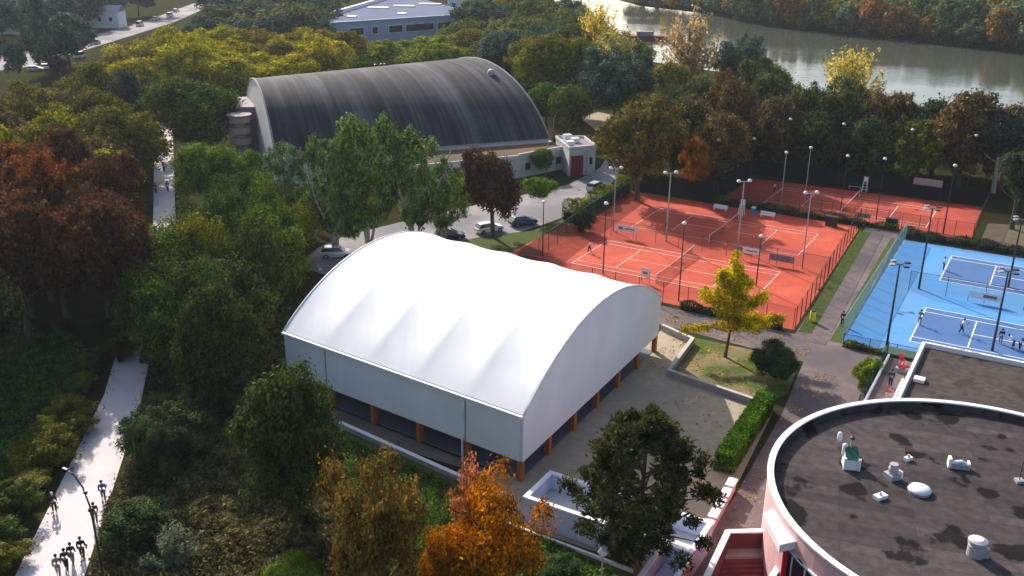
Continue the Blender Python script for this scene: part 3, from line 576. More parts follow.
# ------------------------------------------------------------------ cars
def car_proto(paint, van=False):
    t = D.objects.new('parked_car', None); COL.objects.link(t); ROOT[t.name] = (Vector((0, 0, 0)), 0)
    # side profile stations: x, half width, z bottom, z belt
    H = 1.0 if not van else 1.25
    st = [(-2.1, .62, .42, .78), (-2.0, .80, .30, .88), (-1.2, .86, .25, .95), (0, .88, .25, .95), (.95, .87, .25, .93), (1.75, .82, .28, .80), (2.08, .66, .38, .64)]
    mb = MB()
    for x, hw, z0, z1 in st: mb.v += [(x, -hw, z0), (x, -hw*1.0, (z0+z1)/2+.05), (x, -hw*.93, z1), (x, hw*.93, z1), (x, hw, (z0+z1)/2+.05), (x, hw, z0)]
    for i in range(len(st)-1):
        for j in range(6): a = i*6; mb.f.append((a+j, a+(j+1) % 6, a+6+(j+1) % 6, a+6+j)[::-1])
    mb.f += [(0, 1, 2, 3, 4, 5)[::-1], tuple(range(len(mb.v)-6, len(mb.v)))]
    mb.build('body', paint, t, smooth=False, world=False)
    rear, top0, top1, front = (-1.95, -1.55, .25, 1.05) if not van else (-2.0, -1.9, .9, 1.5)
    zt = 1.42*H if not van else 1.9
    g = MB(); g.add([(rear, -.76, .93), (front, -.76, .92), (front, .76, .92), (rear, .76, .93), (top0, -.62, zt-.04), (top1, -.62, zt-.04), (top1, .62, zt-.04), (top0, .62, zt-.04)], [(0, 1, 5, 4), (1, 2, 6, 5), (2, 3, 7, 6), (3, 0, 4, 7), (4, 5, 6, 7)])
    g.build('window', 'glass', t, world=False)
    MB().add([(top0-.03, -.64, zt-.05), (top1+.03, -.64, zt-.05), (top1+.03, .64, zt-.05), (top0-.03, .64, zt-.05), (top0+.08, -.52, zt+.03), (top1-.1, -.52, zt+.03), (top1-.1, .52, zt+.03), (top0+.08, .52, zt+.03)], [(3, 2, 1, 0), (0, 1, 5, 4), (1, 2, 6, 5), (2, 3, 7, 6), (3, 0, 4, 7), (4, 5, 6, 7)]).build('roof', paint, t, world=False)
    for sx in (-1.3, 1.3):
        for sy in (-.8, .8):
            w_ = MB().tube([(sx, sy-.11, .32), (sx, sy+.11, .32)], [.32]*2, 16).build('wheel', 'tyre', t, world=False)
            MB().tube([(sx, sy-.12, .32), (sx, sy+.12, .32)], [.18]*2, 10).build('rim', 'rim', w_, world=False)
    for sy in (-.6, .6):
        MB().box((2.02, sy, .66), (.12, .26, .12)).build('headlight', 'lamp', t, world=False); MB().box((-2.05, sy, .76), (.1, .22, .14)).build('tail_light', 'red', t, world=False)
    return t
M['paint_silver'] = mat('paint_silver', (.5, .52, .55), rough=.25, metal=.3); M['paint_white'] = mat('paint_white', (.8, .8, .8), rough=.25); M['paint_dark'] = mat('paint_dark', (.025, .025, .03), rough=.2); M['paint_blue'] = mat('paint_blue', (.05, .08, .16), rough=.25)
cp = {k: None for k in ('paint_silver', 'paint_white', 'paint_dark', 'paint_blue', 'van')}
def car(base, rz, paint, label, group, van=False, name='parked_car'):
    loc = at(*base); loc = (loc[0], loc[1], .03); k = 'van' if van else paint
    if cp[k] is None: cp[k] = car_proto(paint, van); o = cp[k]; o.location = loc; o.rotation_euler = (0, 0, rz)
    else: o, _ = copy_tree(cp[k], loc, rz)
    o.name = 'van' if van else name; tag(o, label, 'van' if van else 'car', group); return o
PG = 'cars parked behind the white hall'
car((337, 257), math.radians(5), 'paint_silver', 'silver car parked under the poplars left behind the white hall', PG)
car((450, 239), math.radians(10), 'paint_dark', 'black car just behind the crown of the white hall roof', PG)
car((489, 232), math.radians(30), 'paint_white', 'white car half hidden by the dark red tree', PG)
car((523, 225), math.radians(25), 'paint_blue', 'dark hatchback parked right of the dark red tree', PG)
car((596, 190), math.radians(55), 'paint_silver', 'silver car on the lane in front of the red garage door', PG)
HG = 'vehicles on the road at the upper left'
for b, rz, p, l, v in [((62, 55), 1.3, 'paint_white', 'white van on the upper left road, nearest of the vehicles by the dark bush', True), ((48, 69), .3, 'paint_white', 'small white car on the near bend of the upper left road', False), ((36, 71), .3, 'paint_silver', 'silver car leading on the near bend of the upper left road', False), ((80, 58), 1.4, 'paint_white', 'white van beside the yellow trees on the upper left road', True),
    ((96, 44), 1.5, 'paint_silver', 'silver car on the straight of the upper left road', False), ((140, 26), 1.5, 'paint_white', 'white van farther up the straight road', True), ((156, 20), 1.5, 'paint_white', 'white car near the far end of the road', False), ((176, 12), 1.5, 'paint_silver', 'farthest silver car on the road', False), ((170, 17), 1.5, 'paint_white', 'white van last but one on the far road', True)]:
    car(b, rz, p, l, HG, v, 'car')
# ------------------------------------------------------------------ dark arched hall
AL, BR = Vector(at(276, 159.5, 4.3)[:2]), Vector(at(550, 139.5, 4.3)[:2])
apL = Vector(at(255, 80, 14.2)[:2]); apR = Vector(at(482, 59.5, 14.8)[:2])
dL = (apL-AL); dR = (apR-BR)
bh = thing('arched_hall', 'large old hall with streaked dark grey barrel roof', 'hall', (AL.x, AL.y, 0))
def bar(s, t, z0=4.3):       # s along length 0..1, t across 0..1 ; angle param
    th = math.pi*(.5-.5) ; a = -1.08+2.16*t; R0 = math.sin(1.08)
    x = (math.sin(a)/R0+1); zz = (math.cos(a)-math.cos(1.08))/(1-math.cos(1.08))
    p0 = AL+dL*x; p1 = BR+dR*x; hz = 9.9+.6*s
    p = p0+(p1-p0)*s; return (p.x, p.y, z0+hz*zz)
NS, NT = 40, 36; mb = MB(); uvs = []
for i in range(NS+1):
    for j in range(NT+1): mb.v.append(bar(i/NS, j/NT)); uvs.append((i/NS, j/NT))
for i in range(NS):
    for j in range(NT): k = i*(NT+1)+j; mb.f.append((k, k+NT+1, k+NT+2, k+1))
mb.build('roof', 'roofdark', bh, smooth=True, uvs=uvs)
for s in (0, 1):
    mb = MB(); pts = [bar(s, j/NT) for j in range(NT+1)]
    n = len(pts); mb.v = [(x, y, z-.05) for x, y, z in pts]+[(x, y, 0) for x, y, z in pts]
    for j in range(n-1): mb.f.append((j, j+1, n+j+1, n+j))
    mb.build('gable_wall', 'white_wall', bh)
    MB().tube([(x, y, z+.02) for x, y, z in pts], [.16]*n, 6).build('roof_edge', 'conc', bh)
MB().wall(AL, BR, .4, 0, 4.25).build('side_wall', 'white_wall', bh)
MB().tube([(*AL, 4.3), (*BR, 4.3)], [.18]*2, 6).build('eave_gutter', 'conc', bh)
vx = bar(.93, .34); MB().lathe((vx[0], vx[1], vx[2]-.1), [(.7, 0), (.75, .5), (.5, .95), (.1, 1.1)], 12).build('roof_vent', 'steel', bh)
for s_, t_ in ((.55, .62), (.57, .60), (.60, .63)):
    vx = bar(s_, t_); MB().lathe((vx[0], vx[1], vx[2]-.1), [(.35, 0), (.3, .5), (.05, .6)], 10).build('roof_vent', 'dark_steel', bh)
an = thing('flat_annex', 'low flat annex with mossy orange roof along the dark arched hall', 'annex', at(520, 170))
apoly = [AL+(BR-AL)*.52+Vector((.5, -.6)), BR+Vector((.4, -.6)), Vector(at(563, 148, 3.8)[:2]), Vector(at(519, 156, 3.8)[:2]), Vector(at(455, 161, 3.8)[:2]), Vector(at(415, 166, 3.8)[:2])]
MB().prism(apoly, 0, 3.8).build('wall', 'white_wall', an); MB().prism([p*1.0 for p in apoly], 3.802, 3.9).build('roof', 'moss', an)
MB().wall(apoly[2]+Vector((.1, -.1)), apoly[3]+Vector((0, -.2)), .3, 3.5, 4.2).build('parapet', 'white_wall', an); MB().wall(apoly[3]+Vector((0, -.2)), apoly[5]+Vector((0, -.2)), .3, 3.4, 4.0).build('parapet', 'white_wall', an)
for k in (.15, .4, .65, .85):
    a = apoly[3]+(apoly[2]-apoly[3])*k; b = apoly[3]+(apoly[2]-apoly[3])*(k+.1); MB().wall(a+Vector((0, -.15)), b+Vector((0, -.15)), .12, 1.2, 2.4).build('window', 'glass', an)
gb = thing('service_building', 'white service building with dark red garage door and roof units', 'building', at(568.6, 176.5))
g0, g1 = Vector(at(568.6, 176.5)[:2]), Vector(at(594.7, 173.9)[:2]); g3, g2 = Vector(at(556, 137.5, 4.8)[:2]), Vector(at(586, 135, 4.8)[:2])
gp_ = [g0, g1, g1+(g3-g0)*.8, g3]
MB().prism(gp_, 0, 4.7).build('wall', 'white_wall', gb); cen = sum(gp_, Vector((0, 0)))/4
MB().prism([cen+(p-cen)*.93 for p in gp_], 4.702, 4.74).build('roof', 'mauve', gb)
for i in range(4):
    a, b = gp_[i], gp_[(i+1) % 4]; d = (b-a).normalized(); MB().wall(a+d*.13, b+d*.13, .26, 4.703, 5.1+.004*i).build('parapet', 'white_wall', gb)
gd = (g1-g0).normalized(); gn = Vector((gd.y, -gd.x))
MB().wall(g0+gd*.35+gn*.05, g0+gd*2.65+gn*.05, .16, .02, 3.5).build('garage_door', 'red_door', gb)
MB().wall(g0+gd*.2+gn*.05, g0+gd*.33+gn*.05, .2, .02, 3.75).build('door_frame', 'conc', gb); MB().wall(g0+gd*3.2+gn*.04, g0+gd*3.35+gn*.04, .12, .1, 4.2).build('downpipe', 'steel', gb)
MB().wall(g0+gd*3.9+gn*.04, g0+gd*4.4+gn*.04, .1, 1.8, 3.0).build('window', 'glass', gb)
for k, (dx, dy) in enumerate(((.8, 2.5), (2.4, 4.5), (1.8, 7.5))):
    c = g0+gd*dx+(g3-g0).normalized()*dy; MB().box((c.x, c.y, 5.15), (1.3, 1.1, .8), .3).build('roof_unit', 'white', gb)
MB().tube([(*(g0+(g3-g0)*.25), 4.7), (*(g0+(g3-g0)*.25), 7.2)], [.05, .04], 6).build('mast', 'steel', gb)
# left tower block beside dark hall
tb = thing('stair_tower', 'beige block with rounded balconies beside the dark arched hall', 'building', at(244, 165))
tx, ty, _ = at(243, 160); 
MB().prism([Vector(at(a, b, 9)[:2]) for a, b in ((236, 107), (262, 107), (257, 96), (238, 97))], 0, 9).build('wall', 'mauve', tb)
MB().lathe((tx, ty, 0), [(1.0, 0), (1.0, 7.5)], 16).build('tower_shaft', 'conc', tb)
for z in (3.0, 4.9, 6.8): MB().lathe((tx, ty, z), [(1.75, 0), (1.85, .1), (1.85, 1.05), (1.65, 1.1)], 20).build('balcony', 'beige', tb)
MB().lathe((tx, ty, 7.95), [(2.2, 0), (2.2, .3)], 20).build('roof', 'mauve', tb)
# far white industrial building
wbp = [Vector(at(a, b, 8)[:2]) for a, b in ((312, 25), (332, 23.2), (455, 15.3), (453, 7), (423, -1), (391, -2), (337, 14))]
wb = thing('warehouse', 'wide pale blue warehouse with slanted roof line behind the yellow trees', 'warehouse', (*wbp[1], 0))
MB().prism(wbp, 0, 7.9).build('wall', 'greybl', wb); wc = sum(wbp, Vector((0, 0)))/7
MB().prism([wc+(p-wc)*.985 for p in wbp], 7.905, 8.0).build('roof', 'roofbl', wb)
for a, b in ((5, 6), (6, 0)): MB().wall(wbp[a], wbp[b], 1.2, 7.9, 9.2+.01*a).build('parapet', 'white', wb)
MB().wall(wbp[1], wbp[2], .8, 7.91, 8.3).build('parapet', 'greybl', wb)
d = (wbp[2]-wbp[1]); dn = d.normalized(); nn = Vector((dn.y, -dn.x)); Lw = d.length
for k in (.12, .30, .43, .57, .64, .72, .76, .84, .90):
    c0 = wbp[1]+d*k+nn*.05; f_ = MB().wall(c0, c0+dn*(2.6 if k in (.72, .76, .30) else 6), .3, 3.4, 6.2).build('window', 'white', wb)
    MB().wall(c0+nn*.18+dn*.3, c0+nn*.18+dn*(2.3 if k in (.72, .76, .30) else 5.7), .1, 3.7, 5.9).build('pane', 'glass', f_)
for k, s in (((378, 8), 4), ((404, 6.5), 4), ((402, 14), 1.6), ((430, 4.5), 4.5), ((408, -1), 4), ((352, 17), 1.6)):
    x, y, _ = at(*k, 8); MB().prism([(x-s, y-2.2), (x+s, y-2.2), (x+s, y+2.2), (x-s, y+2.2)], 8.0, 8.4).build('skylight', 'white', wb)
w2 = thing('white_building', 'bright white house block at the right end of the warehouse', 'building', at(465, 30))
x, y, _ = at(468, 22); MB().box((x, y+8, 6.5), (17, 14, 13)).build('wall', 'white', w2); MB().box((x, y+8, 13.15), (17.6, 14.6, .3)).build('roof', 'conc', w2)
for i in range(4):
    for j in range(3): MB().box((x-6+4*i, y+.95, 3+3.6*j), (1.6, .2, 1.8)).build('window', 'glass', w2)
for k, (b, s, l) in enumerate([((6, 33), (16, 8, 5), 'low white house behind the trees at the far upper left'), ((26, 31), (12, 8, 6), 'small white house between dark trees at the upper left'), ((105, 27), (14, 8, 6), 'blue grey house behind the yellow trees at the upper left'), ((58, 27), (8, 7, 5), 'tiny pale house right of the dark columnar tree'), ((740, 10), (14, 8, 6), 'half hidden pale house on the far river bank'), ((897, 18), (10, 8, 6), 'small white house among far bank trees')]):
    x, y, _ = at(*b); t = thing('house', l, 'house', (x, y, 0)); MB().box((x, y, s[2]/2), s).build('wall', 'white', t)
    MB().add([(x-s[0]/2-.4, y-s[1]/2-.4, s[2]), (x+s[0]/2+.4, y-s[1]/2-.4, s[2]), (x+s[0]/2+.4, y+s[1]/2+.4, s[2]), (x-s[0]/2-.4, y+s[1]/2+.4, s[2]), (x-s[0]/2-.4, y, s[2]+2.2), (x+s[0]/2+.4, y, s[2]+2.2)], [(0, 1, 5, 4), (2, 3, 4, 5), (1, 2, 5), (3, 0, 4), (3, 2, 1, 0)]).build('roof', 'roofbl', t)
    for q in (-.3, 0, .3): MB().box((x+s[0]*q, y-s[1]/2-.02, s[2]*.55), (1.2, .1, 1.4)).build('window', 'glass', t)
# moored barge
x, y, _ = at(650, 40); t = thing('river_boat', 'small moored river boat with reddish cabin at the near bank', 'boat', (x, y, 0))
MB().add([(x-9, y-2, .1), (x+9, y-2, .1), (x+12, y, .1), (x+9, y+2, .1), (x-9, y+2, .1), (x-9, y-2.3, 1.6), (x+9, y-2.3, 1.6), (x+13, y, 1.9), (x+9, y+2.3, 1.6), (x-9, y+2.3, 1.6)], [(0, 1, 6, 5), (1, 2, 7, 6), (2, 3, 8, 7), (3, 4, 9, 8), (4, 0, 5, 9), (5, 6, 7, 8, 9)]).build('hull', 'red_door', t)
MB().box((x-2, y, 2.3), (6, 2.6, 1.4)).build('cabin', 'mauve', t)
# ------------------------------------------------------------------ round building
RCn = (30.82, 52.86); RR = 14.0; RZ = 7.0
rb = thing('round_building', 'round pink building with dark felt roof and white rim', 'building', (RCn[0], RCn[1], 0))
def ring(mb, r0, r1, z0, z1, n=96):
    k = len(mb.v)
    for j in range(n):
        t = 2*math.pi*j/n
        for r, z in ((r0, z0), (r1, z0), (r1, z1), (r0, z1)): mb.v.append((RCn[0]+r*math.cos(t), RCn[1]+r*math.sin(t), z))
    for j in range(n):
        a = k+4*j; b = k+4*((j+1) % n)
        for i in range(4): mb.f.append((a+i, b+i, b+(i+1) % 4, a+(i+1) % 4)[::-1])
    return mb
ring(MB(), RR-.36, RR-.06, 0, RZ-.12).build('wall', 'pink', rb, smooth=False)
ring(MB(), RR-.42, RR+.02, RZ-.115, RZ+.0).build('coping', 'white', rb)
MB().prism([(RCn[0]+(RR-.38)*math.cos(t*math.pi/48), RCn[1]+(RR-.38)*math.sin(t*math.pi/48)) for t in range(96)], 6.0, 6.35).build('roof', 'felt', rb)
ring(MB(), RR-.40, RR-.362, 6.351, 6.88).build('flashing', 'felt', rb)
def angp(px_, py_): p = at(px_, py_, RZ); return math.atan2(p[1]-RCn[1], p[0]-RCn[0])
for pp in ((806, 546), (835, 568), (857, 581), (793, 533)):
    a = angp(*pp); f_ = MB(); r = RR-.04; tx, ty = -math.sin(a), math.cos(a); cx, cy = RCn[0]+r*math.cos(a), RCn[1]+r*math.sin(a)
    for k, (m_, d_, e_) in enumerate((('white', .95, .08), ('glass', .82, .12))):
        p = Vector((cx-tx*d_, cy-ty*d_)); q = Vector((cx+tx*d_, cy+ty*d_))
        o_ = MB().wall(p, q, e_*2, 3.2+k*.13, 5.4-k*.13).build('window' if k == 0 else 'pane', m_, rb if k == 0 else fw)
        if k == 0: fw = o_
    MB().wall(Vector((cx-tx*.05, cy-ty*.05)), Vector((cx+tx*.05, cy+ty*.05)), .3, 3.34, 5.26).build('mullion', 'white', fw)
# canopy and pillar by entrance
cz = 6.3; cpoly = [Vector(at(a, b, cz)[:2]) for a, b in ((763, 513), (772, 508), (800, 533), (797, 541), (780, 545))]
MB().prism(cpoly, cz-.55, cz).build('canopy', 'white', rb)
pp = Vector(at(787, 545, cz-.5)[:2]); MB().tube([(pp.x, pp.y, 0), (pp.x, pp.y, cz-.56)], [.18]*2, 12).build('pillar', 'red', rb)
pb = Vector(at(838, 568, RZ)[:2])
# rooftop gear
zr = 6.352
def rp(a, b): p = at(a, b, zr); return p
x, y, _ = rp(850, 466); t = thing('roof_hatch', 'green topped roof hatch with white frame on the round roof', 'roof hatch', (x, y, zr), None, -.15)
t.scale = (.8, .8, .8)
MB().add([(-.62, -.7, .0), (.62, -.7, 0), (.62, .7, 0), (-.62, .7, 0), (-.5, -.55, .9), (.5, -.55, .9), (.5, .55, 1.5), (-.5, .55, 1.5)], [(0, 1, 5, 4), (1, 2, 6, 5), (2, 3, 7, 6), (3, 0, 4, 7)]).build('frame', 'white', t, world=False)
MB().add([(-.56, -.62, .92), (.56, -.62, .92), (.56, .62, 1.55), (-.56, .62, 1.55), (-.56, -.62, .98), (.56, -.62, .98), (.56, .62, 1.61), (-.56, .62, 1.61)], [(0, 3, 2, 1), (4, 5, 6, 7), (0, 1, 5, 4), (1, 2, 6, 5), (2, 3, 7, 6), (3, 0, 4, 7)]).build('hatch_lid', 'hatch', t, world=False)
for sx in (-.6, .6): MB().box((sx, -.66, .55), (.2, .2, 1.1)).build('corner_post', 'white', t, world=False)
MB().tube([(0, .6, 1.4), (0, .6, 2.3)], [.14, .1], 8).build('flue', 'steel', t, world=False); MB().lathe((0, .6, 2.3), [(.2, 0), (.22, .15), (.05, .25)], 10).build('flue_cap', 'dark_steel', t, world=False)
for b, l, sc_ in (((838, 447), 'upper white antenna panel left of the green hatch', .8), ((842.5, 461), 'lower white antenna panel next to the green hatch', 1)):
    x, y, _ = rp(*b); t = thing('antenna', l, 'antenna', (x, y, zr), 'antenna panels on the round roof'); MB().tube([(x, y, zr), (x, y, zr+1.2*sc_)], [.04]*2, 6).build('mast', 'steel', t)
    MB().lathe((x, y-.08, zr+.5), [(.05, 0), (.17, .1), (.17, .85*sc_), (.05, .95*sc_)], 12).build('panel', 'white', t, smooth=True)
x, y, _ = rp(892, 478); t = thing('roof_vent', 'squat grey vent cowl between hatch and white dome', 'vent', (x, y, zr)); MB().box((x, y, zr+.2), (.9, .8, .4), .4).build('base', 'steel', t); MB().lathe((x, y, zr+.4), [(.3, 0), (.35, .35), (.25, .6), (.3, .62), (.28, .7)], 14).build('cowl', 'steel', t); MB().box((x+.45, y, zr+.35), (.12, .5, .5), .4).build('flap', 'white', t)
x, y, _ = rp(919, 492); t = thing('dome_skylight', 'white oval dome skylight on the round roof', 'skylight', (x, y, zr)); MB().lathe((x, y, zr), [(.7, 0), (.7, .18)], 24).build('curb', 'conc', t); MB().lathe((x, y, zr+.182), [(.76, 0), (.72, .1), (.5, .22), (.1, .28)], 24).build('dome', 'white', t, smooth=True)
for b, l, s in (((880, 498), 'flat white box lying left of the dome skylight', .42), ((908, 460), 'tiny white box in the middle of the round roof', .28)):
    x, y, _ = rp(*b); t = thing('roof_box', l, 'box', (x, y, zr), 'small boxes on the round roof', .5); MB().box((0, 0, .12), (s*2, s*1.2, .24)).build('body', 'white', t, world=False); MB().tube([(0, 0, .24), (.0, 0, .42)], [.09]*2, 8).build('pipe', 'steel', t, world=False)
x, y, _ = rp(958, 468); t = thing('cooling_unit', 'low white cooling unit with twin ducts on the right of the round roof', 'cooling unit', (x, y, zr), None, -.25)
MB().box((0, 0, .2), (1.3, .5, .35)).build('body', 'steel', t, world=False); MB().tube([(-.55, -.1, .4), (.2, .05, .5), (.6, 0, .35)], [.13]*3, 8).build('duct', 'white', t, world=False); MB().box((-.6, 0, .4), (.2, .55, .7)).build('end_panel', 'white', t, world=False); MB().box((.62, 0, .3), (.15, .5, .5)).build('end_panel', 'white', t, world=False)
x, y, _ = rp(975, 555); t = thing('extractor_fan', 'round white extractor fan near the lower edge of the round roof', 'fan', (x, y, zr)); MB().lathe((x, y, zr), [(.5, 0), (.5, .7), (.42, .72), (.42, .85), (.55, .87), (.55, 1.05), (.35, 1.12)], 20).build('housing', 'steel', t); MB().lathe((x, y, zr+1.122), [(.35, 0), (.3, .03), (.14, .05)], 20).build('fan_cap', 'white', t); MB().box((x+.5, y-.2, zr+.3), (.35, .3, .6)).build('motor_box', 'steel', t)
for b in ((1019, 482),):
    x, y, _ = rp(*b); t = thing('antenna_mast', 'thin dark mast at the right edge of the round roof', 'antenna', (x, y, zr)); MB().tube([(x, y, zr), (x, y, zr+1.6)], [.03]*2, 6).build('mast', 'dark_steel', t); MB().box((x, y, zr+.1), (.5, .5, .2)).build('base', 'steel', t)
# ------------------------------------------------------------------ rectangular felt-roof building
fb = thing('flat_roof_building', 'flat brown felt roof building with white edges beside the blue courts', 'building', W(-8.2, 91.3))
fp = [(-8.2, 66), (28, 66), (28, 91.4), (-8.2, 91.4)]
MB().prism(uvp(fp), 0, 3.95).build('wall', 'white_wall', fb); MB().prism(uvp([(-7.9, 66.3), (27.7, 66.3), (27.7, 91.1), (-7.9, 91.1)]), 3.952, 4.1).build('roof', 'felt2', fb)
for k, (a, b) in enumerate((((-8.2, 66), (-8.2, 91.4)), ((-8.07, 91.4), (28, 91.4)))): MB().wall(W(*a), W(*b), .3, 3.9-.01*k, 4.5+.004*k).build('parapet', 'white', fb)
x, y, _ = at(919, 381, 4.1); MB().box((x, y, 4.25), (.9, .8, .3), GA).build('roof_vent', 'white', fb)
x, y, _ = at(921, 378, 4.1)
# terrace left of it
te = thing('raised_terrace', 'narrow raised terrace with green railing between round roof and felt roof', 'terrace', W(-10, 90))
MB().prism(uvp([(-11.0, 74), (-8.6, 74), (-8.6, 91.0), (-11.0, 91.0)]), 0, 2.4).build('deck', 'asphalt', te)
MB().wall(W(-11.0, 74), W(-11.0, 91), .16, 2.41, 2.75).build('kerb', 'white', te)
MB().wall(W(-8.75, 74), W(-8.75, 84.5), .16, 2.41, 3.5).build('parapet', 'white', te)
rl = MB().add([W(-11.3, 74, 2.3), W(-11.3, 92, 2.3), W(-11.3, 92, 3.5), W(-11.3, 74, 3.5)], [(0, 1, 2, 3)]).build('railing', 'wire_green', te)
for k in range(8): p = W(-11.3, 74+18*k/7); MB().tube([(p[0], p[1], 0), (p[0], p[1], 3.6)], [.05]*2, 6).build('post', 'green_steel', te)
bx = thing('tennis_shelter', 'small dark green shelter at the top end of the terrace', 'shelter', W(-10.5, 92.4)); MB().box(W(-10.3, 92.6, 1.2), (2.6, 1.4, 2.3), GA).build('body', 'green_steel', bx); MB().box(W(-10.3, 92.6, 2.42), (3.0, 1.8, .12), GA).build('roof', 'green_steel', bx)
def chair(loc, rz, label, m='red'):
    t = thing('chair', label, 'chair', loc, 'red chairs on the raised terrace', rz); MB().box((0, 0, .45), (.5, .5, .05)).build('seat', m, t, world=False); MB().box((0, .24, .75), (.5, .05, .55)).build('backrest', m, t, world=False)
    for a in (-.2, .2):
        for b in (-.2, .2): MB().box((a, b, .21), (.05, .05, .42)).build('leg', 'white', t, world=False)
chair(W(-9.6, 90.0, 2.4), .3, 'red chair at the top end of the narrow terrace'); chair(W(-9.5, 82.6, 2.4), 1.2, 'red chair low on the terrace next to the white parapet')
o = person((0, 0), 1.0, 'stand', 'cloth_navy', 'cloth_black', 'person in dark clothes standing on the narrow raised terrace'); o.location = W(-9.7, 84.4, 2.4)
t = thing('flower_planter', 'planter with red flowers on the terrace beside the felt roof', 'planter', W(-9.2, 88.2, 2.4)); MB().box(W(-9.2, 88.2, 2.6), (1.4, .5, .4), GA).build('box', 'conc', t)
plm = MB()
for k in range(60):
    p = W(-9.2+random.uniform(-.5, .5), 88.2+random.uniform(-.25, .25), 2.85+random.uniform(0, .35)); plm.box(p, (.09, .09, .06), random.random())
plm.build('flowers', 'red', t)
# ------------------------------------------------------------------ lavender terrace in front of pine
lt = thing('walled_terrace', 'lavender walled terrace with white copings behind the pine tree', 'terrace', W(-29, 52.6))
LZ = 2.2
def walls(t, pts, z, th, m, cz_m='white', z0=0, close=False):
    P2 = [Vector(p) for p in pts]; n = len(P2); rng = range(n if close else n-1)
    for i in rng:
        a, b = P2[i], P2[(i+1) % n]; d = (b-a).normalized()
        MB().wall(W(*(a+d*th/2)), W(*(b+d*th/2)), th, z0, z-.1).build('wall', m, t); MB().wall(W(*(a+d*th/2)), W(*(b+d*th/2)), th+.1, z-.098+.003*i, z+.003*i).build('coping', cz_m, t)
walls(lt, [(-29.1, 56.4), (-29.1, 52.6), (-16.5, 52.6), (-16.5, 56.4)], LZ, .28, 'lav', close=True)
MB().prism(uvp([(-28.9, 52.8), (-16.7, 52.8), (-16.7, 56.2), (-28.9, 56.2)]), .02, .9).build('floor', 'white_wall', lt)
MB().wall(W(-23, 52.8), W(-23, 56.2), .2, .9, 1.9).build('partition_wall', 'lav', lt)
l2 = thing('walled_terrace', 'small pink sided walled yard at the lower right of the pine tree', 'terrace', W(-18, 50))
walls(l2, [(-18.4, 52.3), (-18.4, 44), (-16.4, 44), (-16.4, 52.3)], LZ-.1, .25, 'pink')
MB().prism(uvp([(-18.2, 44), (-16.6, 44), (-16.6, 52.3), (-18.2, 52.3)]), .02, .8).build('floor', 'lav', l2)
l3 = thing('boundary_wall', 'pink walkway wall with white slab top running up from the walled terrace', 'wall', W(-17, 60))
MB().wall(W(-16.95, 56.8), W(-17.4, 64.6), .35, 0, 1.1).build('wall', 'pink', l3)
for k in range(5): MB().wall(W(-16.97-.09*k, 57.0+1.55*k), W(-17.04-.09*k, 58.2+1.55*k), .7, 1.102, 1.2).build('coping', 'white', l3)
kb = thing('low_wall', 'thin white kerb below the lavender terrace', 'kerb', W(-29, 51)); MB().wall(W(-31, 51.6), W(-18.8, 51.2), .2, 0, .25).build('kerb', 'white', kb)
# pink stair enclosure
sw = thing('stairwell', 'maroon stairwell with white coping next to the round building', 'stairwell', at(740, 560, 0))
SZ = 3.0
sp = [at(706, 578, SZ), at(728, 531, SZ), at(772, 530, SZ)]; sp0 = at(690, 612, SZ)
for k, (a, b) in enumerate(((sp0, sp[1]), (sp[1], sp[2]))):
    a, b = Vector(a[:2]), Vector(b[:2]); d = (b-a).normalized(); MB().wall(a, b+d*.1, .3, 0, SZ-.1).build('wall', 'maroon', sw); MB().wall(a, b+d*.1, .42, SZ-.098+.003*k, SZ+.003*k).build('coping', 'white', sw)
q = [Vector(at(*p, SZ)[:2]) for p in ((771, 578), (782, 560), (796, 556))]
for k in range(2): d = (q[k+1]-q[k]).normalized(); MB().wall(q[k], q[k+1]+d*.1, .28, 0, SZ-.1).build('wall', 'maroon', sw); MB().wall(q[k], q[k+1]+d*.1, .4, SZ-.098+.003*k, SZ+.003*k).build('coping', 'white', sw)
b0, b1 = Vector(at(728, 531, SZ)[:2]), Vector(at(706, 578, SZ)[:2]); dx = Vector(at(772, 530, SZ)[:2])-b0; dx.normalize(); dy = (b1-b0).normalized()
for k in range(7):
    p = b0+dy*(1.2+.34*k)+dx*.2; MB().prism([p, p+dx*3.6, p+dx*3.6+dy*.34, p+dy*.34], 0, 1.5-.17*k).build('step', 'maroon', sw)
MB().prism([b0+dx*.2+dy*.18, b0+dx*3.8+dy*.18, b0+dx*3.8+dy*1.2, b0+dx*.2+dy*1.2], 0, 1.67).build('landing', 'beige', sw)
# ------------------------------------------------------------------ foliage meshes
def leaf_quads(P, Nn, size, rng, asp=1.6):
    """leaf clump faces at P with normals Nn"""
    n = len(P); r = rng.normal(size=(n, 3)); t = np.cross(Nn, r); t /= np.linalg.norm(t, axis=1)[:, None]+1e-9; b = np.cross(Nn, t); b /= np.linalg.norm(b, axis=1)[:, None]+1e-9
    s = size[:, None]; bend = Nn*s*.25
    v = np.stack([P-t*s*.5*asp, P-b*s*.42+bend*.5, P+t*s*.5*asp, P+b*s*.42-bend*.3], 1).reshape(-1, 3)
    return v
def quads_mesh(name, v):
    n = len(v)//4; me = D.meshes.new(name); me.vertices.add(4*n); me.vertices.foreach_set('co', v.astype(np.float32).ravel())
    me.loops.add(4*n); me.loops.foreach_set('vertex_index', np.arange(4*n, dtype=np.int32)); me.polygons.add(n)
    me.polygons.foreach_set('loop_start', np.arange(0, 4*n, 4, dtype=np.int32)); me.polygons.foreach_set('loop_total', np.full(n, 4, dtype=np.int32))
    me.update(calc_edges=True); me.materials.append(M['leaf']); return me
